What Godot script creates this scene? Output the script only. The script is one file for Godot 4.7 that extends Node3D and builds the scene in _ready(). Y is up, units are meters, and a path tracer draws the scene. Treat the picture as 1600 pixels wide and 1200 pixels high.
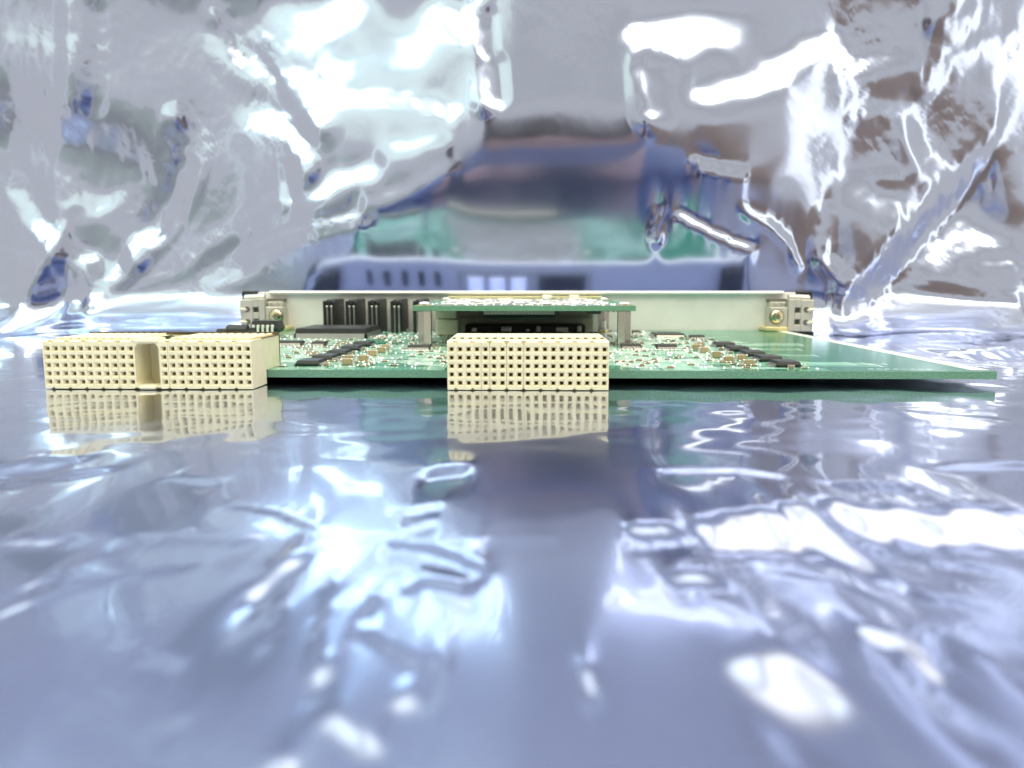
extends Node3D
# A circuit board with cream connectors lies on a sheet of crumpled antistatic film that rises behind it. Lengths in the builders are millimetres (MM turns them to metres).

const MM := 0.001
var M := {}

# ------------------------------------------------------------------ mesh helpers
class Shape:
	var v := PackedVector3Array()
	var n := PackedVector3Array()
	func tri(a: Vector3, b: Vector3, c: Vector3, out: Vector3) -> void:
		var k := (b - a).cross(c - a)
		if k.length_squared() < 1e-14:
			return
		k = k.normalized()
		if k.dot(out) < 0.0:
			var t := b
			b = c
			c = t
			k = -k
		for p in [a, c, b]:
			v.append(p * 0.001)
			n.append(k)
	func quad(a: Vector3, b: Vector3, c: Vector3, d: Vector3, out: Vector3) -> void:
		tri(a, b, c, out)
		tri(a, c, d, out)
	func smooth(p: Array, m: Array) -> void:
		for i in [0, 2, 1, 0, 3, 2]:
			v.append(p[i] * 0.001)
			n.append(m[i])
	# a box with chamfered edges: x0, x1, y0, y1, z0, z1
	func box(x0: float, x1: float, y0: float, y1: float, z0: float, z1: float, bevel := 0.1) -> void:
		var c := Vector3(x0 + x1, y0 + y1, z0 + z1) * 0.5
		var h := Vector3(absf(x1 - x0), absf(y1 - y0), absf(z1 - z0)) * 0.5
		bevel = minf(bevel, minf(h.x, minf(h.y, h.z)) * 0.8)
		for i in 3:
			var j := (i + 1) % 3
			var k := (i + 2) % 3
			for s in [-1.0, 1.0]:
				var o := Vector3.ZERO
				o[i] = s
				quad(c + at(h, i, j, k, s, -1, -1, bevel, i), c + at(h, i, j, k, s, 1, -1, bevel, i), c + at(h, i, j, k, s, 1, 1, bevel, i), c + at(h, i, j, k, s, -1, 1, bevel, i), o)
				if bevel > 0.0:
					for u in [-1.0, 1.0]:
						o = Vector3.ZERO
						o[i] = s
						o[j] = u
						quad(c + at(h, i, j, k, s, u, -1, bevel, i), c + at(h, i, j, k, s, u, 1, bevel, i), c + at(h, i, j, k, s, u, 1, bevel, j), c + at(h, i, j, k, s, u, -1, bevel, j), o)
						if i == 0:
							for w in [-1.0, 1.0]:
								o[k] = w
								tri(c + at(h, i, j, k, s, u, w, bevel, i), c + at(h, i, j, k, s, u, w, bevel, j), c + at(h, i, j, k, s, u, w, bevel, k), o)
								o[k] = 0.0
	func at(h: Vector3, i: int, j: int, k: int, s: float, u: float, w: float, bevel: float, full: int) -> Vector3:
		var p := Vector3.ZERO
		p[i] = s * (h[i] - (0.0 if full == i else bevel))
		p[j] = u * (h[j] - (0.0 if full == j else bevel))
		p[k] = w * (h[k] - (0.0 if full == k else bevel))
		return p
	# a moulded body: the base rectangle and a smaller top, as chips have
	func frustum(x0: float, x1: float, z0: float, z1: float, y0: float, y1: float, inset: float, middle := 0.5) -> void:
		var ym := lerpf(y0, y1, middle)
		var c := Vector3((x0 + x1) / 2, (y0 + y1) / 2, (z0 + z1) / 2)
		var rings := [[inset, y0], [0.0, ym], [inset, y1]]
		var p := []
		for r in rings:
			var e: float = r[0]
			p.append([Vector3(x0 + e, r[1], z0 + e), Vector3(x1 - e, r[1], z0 + e), Vector3(x1 - e, r[1], z1 - e), Vector3(x0 + e, r[1], z1 - e)])
		for r in 2:
			for i in 4:
				var j := (i + 1) % 4
				quad(p[r][i], p[r][j], p[r + 1][j], p[r + 1][i], (p[r][i] + p[r + 1][j]) / 2 - c)
		quad(p[2][0], p[2][1], p[2][2], p[2][3], Vector3.UP)
		quad(p[0][0], p[0][1], p[0][2], p[0][3], Vector3.DOWN)
	# turned shape: profile of [radius, distance] along an axis from a point
	func lathe(from: Vector3, axis: Vector3, profile: Array, sides := 20, flat := false) -> void:
		axis = axis.normalized()
		var u := axis.cross(Vector3.UP if absf(axis.y) < 0.9 else Vector3.RIGHT).normalized()
		var w := axis.cross(u)
		for i in profile.size() - 1:
			var r0: float = profile[i][0]
			var r1: float = profile[i + 1][0]
			var d0: float = profile[i][1]
			var d1: float = profile[i + 1][1]
			for k in sides:
				var a := TAU * k / sides
				var b := TAU * (k + 1) / sides
				var da := u * cos(a) + w * sin(a)
				var db := u * cos(b) + w * sin(b)
				var p := [from + axis * d0 + da * r0, from + axis * d0 + db * r0, from + axis * d1 + db * r1, from + axis * d1 + da * r1]
				var slope := Vector2(d1 - d0, r0 - r1).normalized()
				if flat:
					quad(p[0], p[1], p[2], p[3], (da + db) * 0.5 * slope.x + axis * slope.y)
				else:
					var na := (da * slope.x + axis * slope.y).normalized()
					var nb := (db * slope.x + axis * slope.y).normalized()
					if (p[1] - p[0]).cross(p[2] - p[0]).dot(na) < 0.0:
						smooth([p[1], p[0], p[3], p[2]], [nb, na, na, nb])
					else:
						smooth(p, [na, nb, nb, na])
	func mesh() -> ArrayMesh:
		var a := []
		a.resize(Mesh.ARRAY_MAX)
		a[Mesh.ARRAY_VERTEX] = v
		a[Mesh.ARRAY_NORMAL] = n
		var m := ArrayMesh.new()
		m.add_surface_from_arrays(Mesh.PRIMITIVE_TRIANGLES, a)
		return m


func put(called: String, mesh, material: Material, parent: Node, kind := "") -> MeshInstance3D:
	var o := MeshInstance3D.new()
	o.name = called
	o.mesh = mesh.mesh() if mesh is Shape else mesh
	o.material_override = material
	if kind:
		o.set_meta("kind", kind)
	parent.add_child(o, true)
	return o


func thing(called: String, label: String, category: String, at := Vector3.ZERO, group := "") -> Node3D:
	var o := Node3D.new()
	o.name = called
	o.position = at
	o.set_meta("label", label)
	o.set_meta("category", category)
	if group:
		o.set_meta("group", group)
	add_child(o, true)
	return o


func mat(r: float, g: float, b: float, rough: float, metal := 0.0) -> StandardMaterial3D:
	var m := StandardMaterial3D.new()
	m.albedo_color = Color(r, g, b).linear_to_srgb()
	m.roughness = rough
	m.metallic = metal
	return m


# ------------------------------------------------------------------ the scene
func _ready() -> void:
	build_camera()
	build_light()
	build_materials()
	build_film()
	build_board()
	build_photographer()


func build_camera() -> void:
	var camera := Camera3D.new()
	camera.name = "camera"
	add_child(camera)
	camera.position = Vector3(0, 25.2 * MM, 0)
	camera.rotation_degrees = Vector3(-7.76, 1.22, 0)
	var lens := CameraAttributesPhysical.new()
	lens.frustum_focal_length = 24.0 / (2.0 * tan(deg_to_rad(54.13 / 2.0)))
	lens.frustum_near = 0.004
	lens.frustum_far = 20.0
	lens.frustum_focus_distance = 0.2
	lens.exposure_aperture = 22.0
	camera.attributes = lens
	camera.fov = 54.13
	camera.near = 0.004
	camera.far = 20.0


func build_light() -> void:
	var e := Environment.new()
	e.background_mode = Environment.BG_COLOR
	e.background_color = Color(0.41, 0.385, 0.315).linear_to_srgb()
	e.tonemap_mode = Environment.TONE_MAPPER_LINEAR
	e.tonemap_exposure = 1.88
	e.sdfgi_enabled = true
	e.ssao_enabled = true
	e.ssil_enabled = true
	var w := WorldEnvironment.new()
	w.name = "room_light"
	w.environment = e
	add_child(w)
	# two rows of ceiling panels: one above the viewer, one above and beyond the film
	lamp(Vector3(-1.35, 1.38, 0.68), Vector2(1.16, 0.76), Color(0.90, 1.0, 0.90), 0.44, 1.0, "white ceiling lamp panel above the viewer's left shoulder")
	lamp(Vector3(0.05, 1.38, 0.68), Vector2(1.16, 0.76), Color(1.0, 0.97, 0.85), 0.40, 1.0, "white ceiling lamp panel above the viewer's head")
	lamp(Vector3(1.40, 1.38, 0.68), Vector2(1.16, 0.76), Color(1.0, 0.97, 0.86), 0.42, 1.0, "white ceiling lamp panel above the viewer's right shoulder")
	lamp(Vector3(-1.25, 1.45, -1.05), Vector2(1.16, 1.1), Color(0.93, 1.0, 0.98), 0.07, 0.6, "white ceiling lamp panel above the film on the left")
	lamp(Vector3(0.0, 1.45, -1.05), Vector2(1.16, 1.1), Color(0.98, 1.0, 0.97), 0.07, 0.6, "white ceiling lamp panel above the middle of the film")
	lamp(Vector3(1.25, 1.45, -1.05), Vector2(1.16, 1.1), Color(1.0, 0.97, 0.90), 0.10, 0.6, "white ceiling lamp panel above the film on the right")
	lamp(Vector3(0.0, 1.42, 0.0), Vector2(1.16, 0.3), Color(1.0, 0.98, 0.93), 0.50, 1.0, "narrow white ceiling lamp straight above the circuit board")
	lamp(Vector3(-1.45, 1.50, 2.0), Vector2(1.7, 1.0), Color(0.95, 1.0, 0.83), 0.04, 0.26, "dim greenish ceiling panel far behind the viewer on the left")
	# bright windows to both sides of the viewer
	window(Vector3(-1.55, 0.72, 1.25), 51.0, Vector2(1.4, 1.3), Color(0.90, 1.0, 0.86), 0.19, "broad pale window to the viewer's left")
	window(Vector3(1.80, 0.70, 1.05), -60.0, Vector2(1.1, 1.2), Color(1.0, 0.99, 0.92), 0.13, "broad pale window to the viewer's right")
	# cupboards behind the viewer
	cupboard(Vector3(-1.25, -0.35, 1.9), 1.15, 0.92, Color(0.33, 0.32, 0.31), "pale grey cupboard behind the viewer on the left")
	cupboard(Vector3(0.05, -0.35, 1.95), 1.1, 0.86, Color(0.34, 0.34, 0.37), "low blue grey cupboard straight behind the viewer")
	cupboard(Vector3(1.35, -0.35, 1.9), 1.2, 0.98, Color(0.20, 0.14, 0.11), "brown cupboard behind the viewer on the right")
	# the ceiling that the film mirrors
	var s := Shape.new()
	s.box(-3000, 3000, 1800, 1850, -2600, 3000, 5)
	put("ceiling", s, mat(0.80, 0.80, 0.79, 0.9), self, "structure")


func lamp(at: Vector3, size: Vector2, tint: Color, energy: float, bright: float, label: String) -> void:
	var t := thing("ceiling_lamp", label, "lamp", at, "ceiling lamps out of the picture")
	var s := Shape.new()
	s.box(-size.x * 515, size.x * 515, 4, 70, -size.y * 530, size.y * 530, 6)
	put("lamp_housing", s, M.get("housing", mat(0.75, 0.75, 0.74, 0.5)), t)
	s = Shape.new()
	s.box(-size.x * 500, size.x * 500, 0, 3, -size.y * 500, size.y * 500, 1)
	var glow := mat(0.8, 0.8, 0.8, 0.5)
	glow.emission_enabled = true
	glow.emission = tint
	glow.emission_energy_multiplier = bright
	put("lamp_diffuser", s, glow, t)
	var a := AreaLight3D.new()
	a.name = "lamp_light"
	a.area_size = size * 0.98
	a.light_color = tint
	a.light_energy = energy
	a.shadow_enabled = true
	a.area_range = 12.0
	a.rotation_degrees = Vector3(-90, 0, 0)
	a.position = Vector3(0, -0.004, 0)
	t.add_child(a)
	# the same panel also lights the ceiling above it
	var u := AreaLight3D.new()
	u.name = "lamp_uplight"
	u.area_size = size * 0.9
	u.light_color = tint
	u.light_energy = minf(0.26, energy)
	u.shadow_enabled = true
	u.area_range = 12.0
	u.rotation_degrees = Vector3(90, 0, 0)
	u.position = Vector3(0, 0.075, 0)
	t.add_child(u)
	s = Shape.new()
	s.box(-size.x * 460, size.x * 460, 70.5, 72.5, -size.y * 460, size.y * 460, 1)
	put("lamp_upper_diffuser", s, glow, t)


func cupboard(at: Vector3, wide: float, high: float, tone: Color, label: String) -> void:
	var t := thing("cupboard", label, "cupboard", at, "cupboards behind the viewer")
	var w := wide * 500
	var h := high * 1000
	var m := mat(tone.r, tone.g, tone.b, 0.5)
	var s := Shape.new()
	s.box(-w, w, 0, h, -200, 200, 5)
	put("carcass", s, m, t)
	for d in [-1.0, 1.0]:
		s = Shape.new()
		s.box(minf(d * 4, d * (w - 8)), maxf(d * 4, d * (w - 8)), 60, h - 20, -222, -200, 4)
		put("door", s, m, t)
		s = Shape.new()
		s.box(minf(d * 30, d * 42), maxf(d * 30, d * 42), h * 0.6, h * 0.6 + 120, -240, -221, 4)
		put("handle", s, M.get("tin", mat(0.6, 0.6, 0.6, 0.35, 1.0)), t)


func window(at: Vector3, turn: float, size: Vector2, tint: Color, energy: float, label: String) -> void:
	var t := thing("window", label, "window", at)
	t.rotation_degrees.y = turn + 180.0
	var w := size.x * 500
	var h := size.y * 500
	var s := Shape.new()
	s.box(-w - 50, w + 50, h, h + 50, -20, 30, 4)
	s.box(-w - 50, w + 50, -h - 50, -h, -20, 30, 4)
	s.box(-w - 50, -w, -h, h, -20, 30, 4)
	s.box(w, w + 50, -h, h, -20, 30, 4)
	s.box(-18, 18, -h, h, -18, 28, 4)
	put("window_frame", s, mat(0.7, 0.7, 0.7, 0.5), t)
	var glow := mat(0.8, 0.8, 0.8, 0.4)
	glow.emission_enabled = true
	glow.emission = tint
	glow.emission_energy_multiplier = 0.35
	for d in [-1.0, 1.0]:
		s = Shape.new()
		s.box(minf(d * 18, d * w), maxf(d * 18, d * w), -h, h, 0, 6, 0.5)
		put("pane", s, glow, t)
	var a := AreaLight3D.new()
	a.name = "window_light"
	a.area_size = size * 0.95
	a.light_color = tint
	a.light_energy = energy
	a.shadow_enabled = true
	a.area_range = 12.0
	a.position = Vector3(0, 0, -0.03)
	t.add_child(a)


func grain(freq: float, lo: Color, hi: Color, size := 512, seed_of := 3, octaves := 4) -> NoiseTexture2D:
	var f := FastNoiseLite.new()
	f.seed = seed_of
	f.frequency = freq
	f.fractal_octaves = octaves
	var g := Gradient.new()
	g.set_color(0, lo)
	g.set_color(1, hi)
	var t := NoiseTexture2D.new()
	t.width = size
	t.height = size
	t.seamless = true
	t.noise = f
	t.color_ramp = g
	return t


func tri(m: StandardMaterial3D, scale: float) -> StandardMaterial3D:
	m.uv1_triplanar = true
	m.uv1_world_triplanar = true
	m.uv1_scale = Vector3.ONE * scale
	return m


func build_materials() -> void:
	M.film = mat(0.505, 0.575, 0.85, 0.055, 1.0)
	M.film.roughness = 1.0
	M.film.roughness_texture = grain(0.02, Color(0.14, 0.14, 0.14), Color(0.18, 0.18, 0.18), 512, 5)
	M.film.clearcoat_enabled = true
	M.film.clearcoat = 1.0
	M.film.clearcoat_roughness = 0.03
	tri(M.film, 4.0)
	M.cream = mat(0.87, 0.81, 0.61, 0.42)
	M.cream.albedo_texture = grain(0.03, Color(0.96, 0.96, 0.94), Color(1, 1, 1), 256, 9)
	tri(M.cream, 30.0)
	M.contact = mat(0.45, 0.24, 0.08, 0.35, 1.0)
	M.gold = mat(0.85, 0.58, 0.20, 0.25, 1.0)
	M.shield = mat(0.10, 0.07, 0.04, 0.45)
	M.black = mat(0.022, 0.024, 0.026, 0.42)
	M.black.albedo_texture = grain(0.08, Color(0.75, 0.75, 0.75), Color(1, 1, 1), 256, 12)
	tri(M.black, 60.0)
	M.chip = mat(0.035, 0.036, 0.040, 0.38)
	M.chip.albedo_texture = M.black.albedo_texture
	tri(M.chip, 60.0)
	M.solder = mat(0.80, 0.80, 0.78, 0.28, 1.0)
	M.tin = mat(0.72, 0.71, 0.68, 0.32, 1.0)
	M.hex = mat(0.46, 0.43, 0.41, 0.22, 1.0)
	M.panel = mat(0.85, 0.84, 0.85, 0.5, 0.1)
	M.panel.albedo_texture = grain(0.02, Color(0.95, 0.95, 0.95), Color(1, 1, 1), 256, 21)
	tri(M.panel, 12.0)
	M.lip = mat(0.93, 0.93, 0.91, 0.45)
	M.zinc = mat(0.52, 0.51, 0.46, 0.42, 0.25)
	M.brass = mat(0.70, 0.66, 0.45, 0.25, 1.0)
	M.tan = mat(0.40, 0.30, 0.18, 0.45)
	M.grey_cap = mat(0.30, 0.24, 0.17, 0.45)
	M.yellow = mat(0.80, 0.62, 0.27, 0.45)
	M.white_ink = mat(0.75, 0.78, 0.75, 0.6)
	M.edge = mat(0.27, 0.49, 0.40, 0.5)
	M.edge.albedo_texture = grain(0.18, Color(0.42, 0.55, 0.45), Color(1, 1, 1), 512, 31, 3)
	tri(M.edge, 24.0)
	M.bright_edge = mat(0.90, 0.92, 0.90, 0.5)
	M.bright_edge.albedo_texture = grain(0.12, Color(0.8, 0.85, 0.8), Color(1, 1, 1), 256, 33)
	tri(M.bright_edge, 70.0)


# folds of the film: [points (across, up), half width across, half width along, how far the fold turns to the lamps], millimetres
const WALL_FOLDS := [
	[[-235.6, 116.6, -227.1, 68.6], 37.21, 36.51, 0.48],
	[[-173.5, 116.3, -163.2, 80.6], 28.91, 28.47, 0.56],
	[[-93.4, 115.9, -63.2, 95.2], 30.19, 29.89, 0.55],
	[[10.1, 144.1, 52.0, 143.8], 31.37, 31.26, 0.20],
	[[105.6, 140.6, 164.8, 140.2], 20.14, 20.19, 0.30],
	[[173.6, 97.1, 186.9, 79.5], 16.95, 17.04, 0.55],
	[[200.5, 58.6, 166.6, 66.2, 225.5, 49.5, 201.9, 40.5], 12.31, 12.38, 1.00],
	[[159.1, 40.5, 184.2, 31.3], 10.80, 10.85, 0.35],
	[[223.4, 108.5, 232.4, 73.4], 10.73, 10.81, 0.20],
	[[-201.5, 157.0, -199.1, 139.8, -197.9, 129.6], 11.87, 11.66, 0.30],
	[[-249.7, 28.4, -233.8, 25.2], 14.57, 14.29, 0.45],
	[[-224.3, 162.9, -224.3, 139.9, -226.6, 119.5, -237.0, 107.2], 3.88, 3.81, 1.05],
	[[-218.6, 157.1, -221.9, 116.6], 3.10, 3.05, 0.25],
	[[-152.1, 140.0, -144.8, 132.2, -129.2, 126.0], 3.84, 3.79, 1.05],
	[[-158.6, 159.5, -135.2, 142.2, -117.8, 119.5, -104.3, 101.3], 2.56, 2.52, 0.90],
	[[-149.8, 153.8, -129.5, 133.6, -115.0, 113.1], 2.56, 2.52, 0.30],
	[[-120.9, 155.0, -107.4, 150.6, -89.1, 154.8], 11.23, 11.09, 1.00],
	[[-116.9, 142.1, -112.4, 139.2], 6.64, 6.56, 0.95],
	[[-102.0, 131.9, -93.0, 128.1], 7.65, 7.56, 0.95],
	[[-45.4, 152.5, -29.6, 145.0], 8.60, 8.54, 1.05],
	[[-71.4, 138.9, -50.2, 135.9], 10.15, 10.06, 0.75],
	[[-137.0, 103.8, -124.5, 107.3, -115.0, 98.3, -111.0, 90.0], 9.71, 9.59, 1.10],
	[[-114.5, 86.4, -110.1, 79.8], 3.06, 3.03, 1.00],
	[[-144.3, 83.5, -125.8, 77.4], 10.24, 10.10, 0.55],
	[[-103.2, 115.1, -81.2, 113.5, -56.7, 112.2, -37.2, 105.1], 4.57, 4.53, 1.00],
	[[-117.8, 119.5, -107.4, 109.5, -103.1, 101.3], 4.08, 4.03, 1.00],
	[[-81.6, 98.2, -57.0, 95.1], 6.10, 6.04, 0.40],
	[[-63.3, 89.2, -41.7, 93.6], 4.56, 4.52, 0.80],
	[[-178.4, 106.9, -171.6, 97.4, -169.4, 86.0, -174.8, 70.9, -187.0, 53.2, -201.4, 37.1], 2.83, 2.78, 1.05],
	[[-176.3, 97.1, -174.8, 85.1, -180.7, 70.9, -193.2, 54.8], 3.60, 3.54, 0.28],
	[[-229.6, 57.0, -217.7, 66.2, -201.0, 78.3, -185.1, 81.5, -175.2, 78.8], 3.61, 3.55, 0.95],
	[[-237.1, 61.9, -220.4, 73.2, -200.6, 83.7, -181.7, 85.8], 3.10, 3.04, 0.28],
	[[-223.6, 91.3, -209.9, 86.2], 8.78, 8.63, 0.90],
	[[-239.1, 69.3, -225.9, 66.8], 5.18, 5.08, 0.95],
	[[-256.7, 125.0, -240.9, 120.8], 5.71, 5.59, 1.00],
	[[-258.3, 107.3, -239.7, 98.3], 5.19, 5.08, 0.80],
	[[-241.0, 108.4, -229.1, 105.4], 4.14, 4.06, 1.00],
	[[-258.2, 74.8, -249.8, 62.6, -240.9, 54.8, -220.0, 37.7], 4.14, 4.07, 0.25],
	[[-241.1, 89.9, -238.8, 71.7], 4.66, 4.57, 0.25],
	[[-172.5, 40.8, -152.1, 53.2, -132.6, 64.7, -117.9, 71.4], 4.87, 4.80, 1.02],
	[[-165.7, 37.1, -139.6, 50.1, -117.2, 59.2, -101.2, 68.3], 3.84, 3.79, 0.22],
	[[-119.1, 89.4, -118.1, 68.4], 2.04, 2.02, 0.30],
	[[-105.6, 67.7, -91.6, 73.1, -78.5, 76.7], 7.13, 7.05, 1.00],
	[[-82.6, 62.2, -57.5, 71.2, -38.7, 81.7], 4.06, 4.02, 0.25],
	[[-258.5, 37.1, -242.2, 40.3, -225.8, 37.1], 4.66, 4.57, 0.90],
	[[-241.3, 31.5, -228.3, 21.4], 8.80, 8.63, 0.30],
	[[-223.3, 15.1, -226.0, 34.0], 2.07, 2.03, 0.90],
	[[-222.4, 15.1, -207.0, 30.9, -201.6, 44.0], 2.32, 2.28, 0.95],
	[[-218.4, 15.7, -185.6, 25.2, -166.0, 31.5], 2.57, 2.53, 0.30],
	[[-166.3, 27.7, -159.7, 30.2, -146.4, 29.9], 4.10, 4.04, 1.00],
	[[-152.9, 37.7, -108.0, 53.1, -82.7, 57.6], 2.04, 2.02, 0.95],
	[[-146.8, 34.0, -111.4, 46.3, -76.6, 54.6], 1.79, 1.77, 0.25],
	[[-139.9, 43.9, -117.4, 52.5], 2.05, 2.02, 0.90],
	[[-215.1, 17.6, -179.8, 15.7, -143.8, 16.4], 2.31, 2.28, 1.00],
	[[-263.3, 20.5, -234.6, 15.7], 2.07, 2.03, 0.80],
	[[-23.5, 158.5, -24.5, 144.4, -22.4, 130.0, -21.3, 109.7], 2.53, 2.51, 1.00],
	[[-19.9, 150.0, -19.4, 135.7], 2.02, 2.01, 0.20],
	[[-17.0, 127.1, -15.5, 112.6], 2.52, 2.51, 0.20],
	[[61.1, 137.5, 74.3, 142.3, 91.2, 144.1], 8.99, 8.98, 1.12],
	[[52.2, 135.3, 54.9, 120.9, 57.4, 104.1], 3.50, 3.50, 1.08],
	[[59.0, 123.8, 60.1, 106.4], 3.50, 3.49, 0.30],
	[[82.8, 111.5, 112.5, 120.0, 130.4, 131.4, 138.9, 139.0], 5.96, 5.97, 1.10],
	[[148.1, 142.6, 151.6, 129.5], 4.45, 4.47, 1.10],
	[[154.1, 122.7, 177.4, 128.3, 195.8, 135.0], 6.66, 6.69, 1.08],
	[[83.1, 102.8, 113.0, 109.1, 142.5, 117.6], 4.47, 4.48, 0.40],
	[[110.8, 90.9, 152.1, 105.4, 195.8, 120.2], 12.37, 12.41, 0.05],
	[[198.4, 124.4, 207.1, 97.0, 223.7, 69.9, 239.9, 57.0], 7.37, 7.42, 0.02],
	[[195.2, 119.6, 200.3, 137.2, 217.5, 148.3, 231.2, 152.4], 2.46, 2.47, 1.00],
	[[199.2, 151.2, 204.6, 156.8], 3.44, 3.46, 1.00],
	[[157.9, 108.8, 184.6, 110.1], 3.95, 3.97, 0.70],
	[[173.8, 73.0, 205.7, 69.9], 4.43, 4.46, 0.25],
	[[153.7, 79.0, 174.8, 80.1, 189.9, 78.9], 2.47, 2.48, 0.85],
	[[185.6, 97.1, 192.7, 82.4], 2.96, 2.97, 0.85],
	[[145.8, 58.7, 144.0, 37.5, 157.0, 25.2], 2.23, 2.24, 0.85],
	[[181.7, 23.7, 200.0, 25.2], 2.96, 2.97, 0.90],
	[[222.3, 33.8, 238.7, 36.8], 4.91, 4.94, 0.20],
	[[226.8, 33.8, 242.0, 35.0], 1.96, 1.98, 1.00],
	[[77.7, 84.0, 103.7, 79.1], 1.50, 1.50, 0.90],
	[[82.4, 79.2, 102.4, 75.3], 1.25, 1.25, 0.90],
	[[72.4, 58.2, 88.0, 50.3, 101.2, 44.2, 109.3, 42.4], 2.24, 2.24, 0.95],
	[[105.4, 60.0, 120.2, 52.7, 129.4, 45.1, 133.6, 35.0], 1.74, 1.74, 0.95],
	[[63.2, 57.4, 62.2, 46.7], 1.75, 1.75, 0.80],
	[[148.8, 6.6, 157.3, 20.6, 185.3, 15.9], 2.47, 2.49, 0.90],
]
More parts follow.
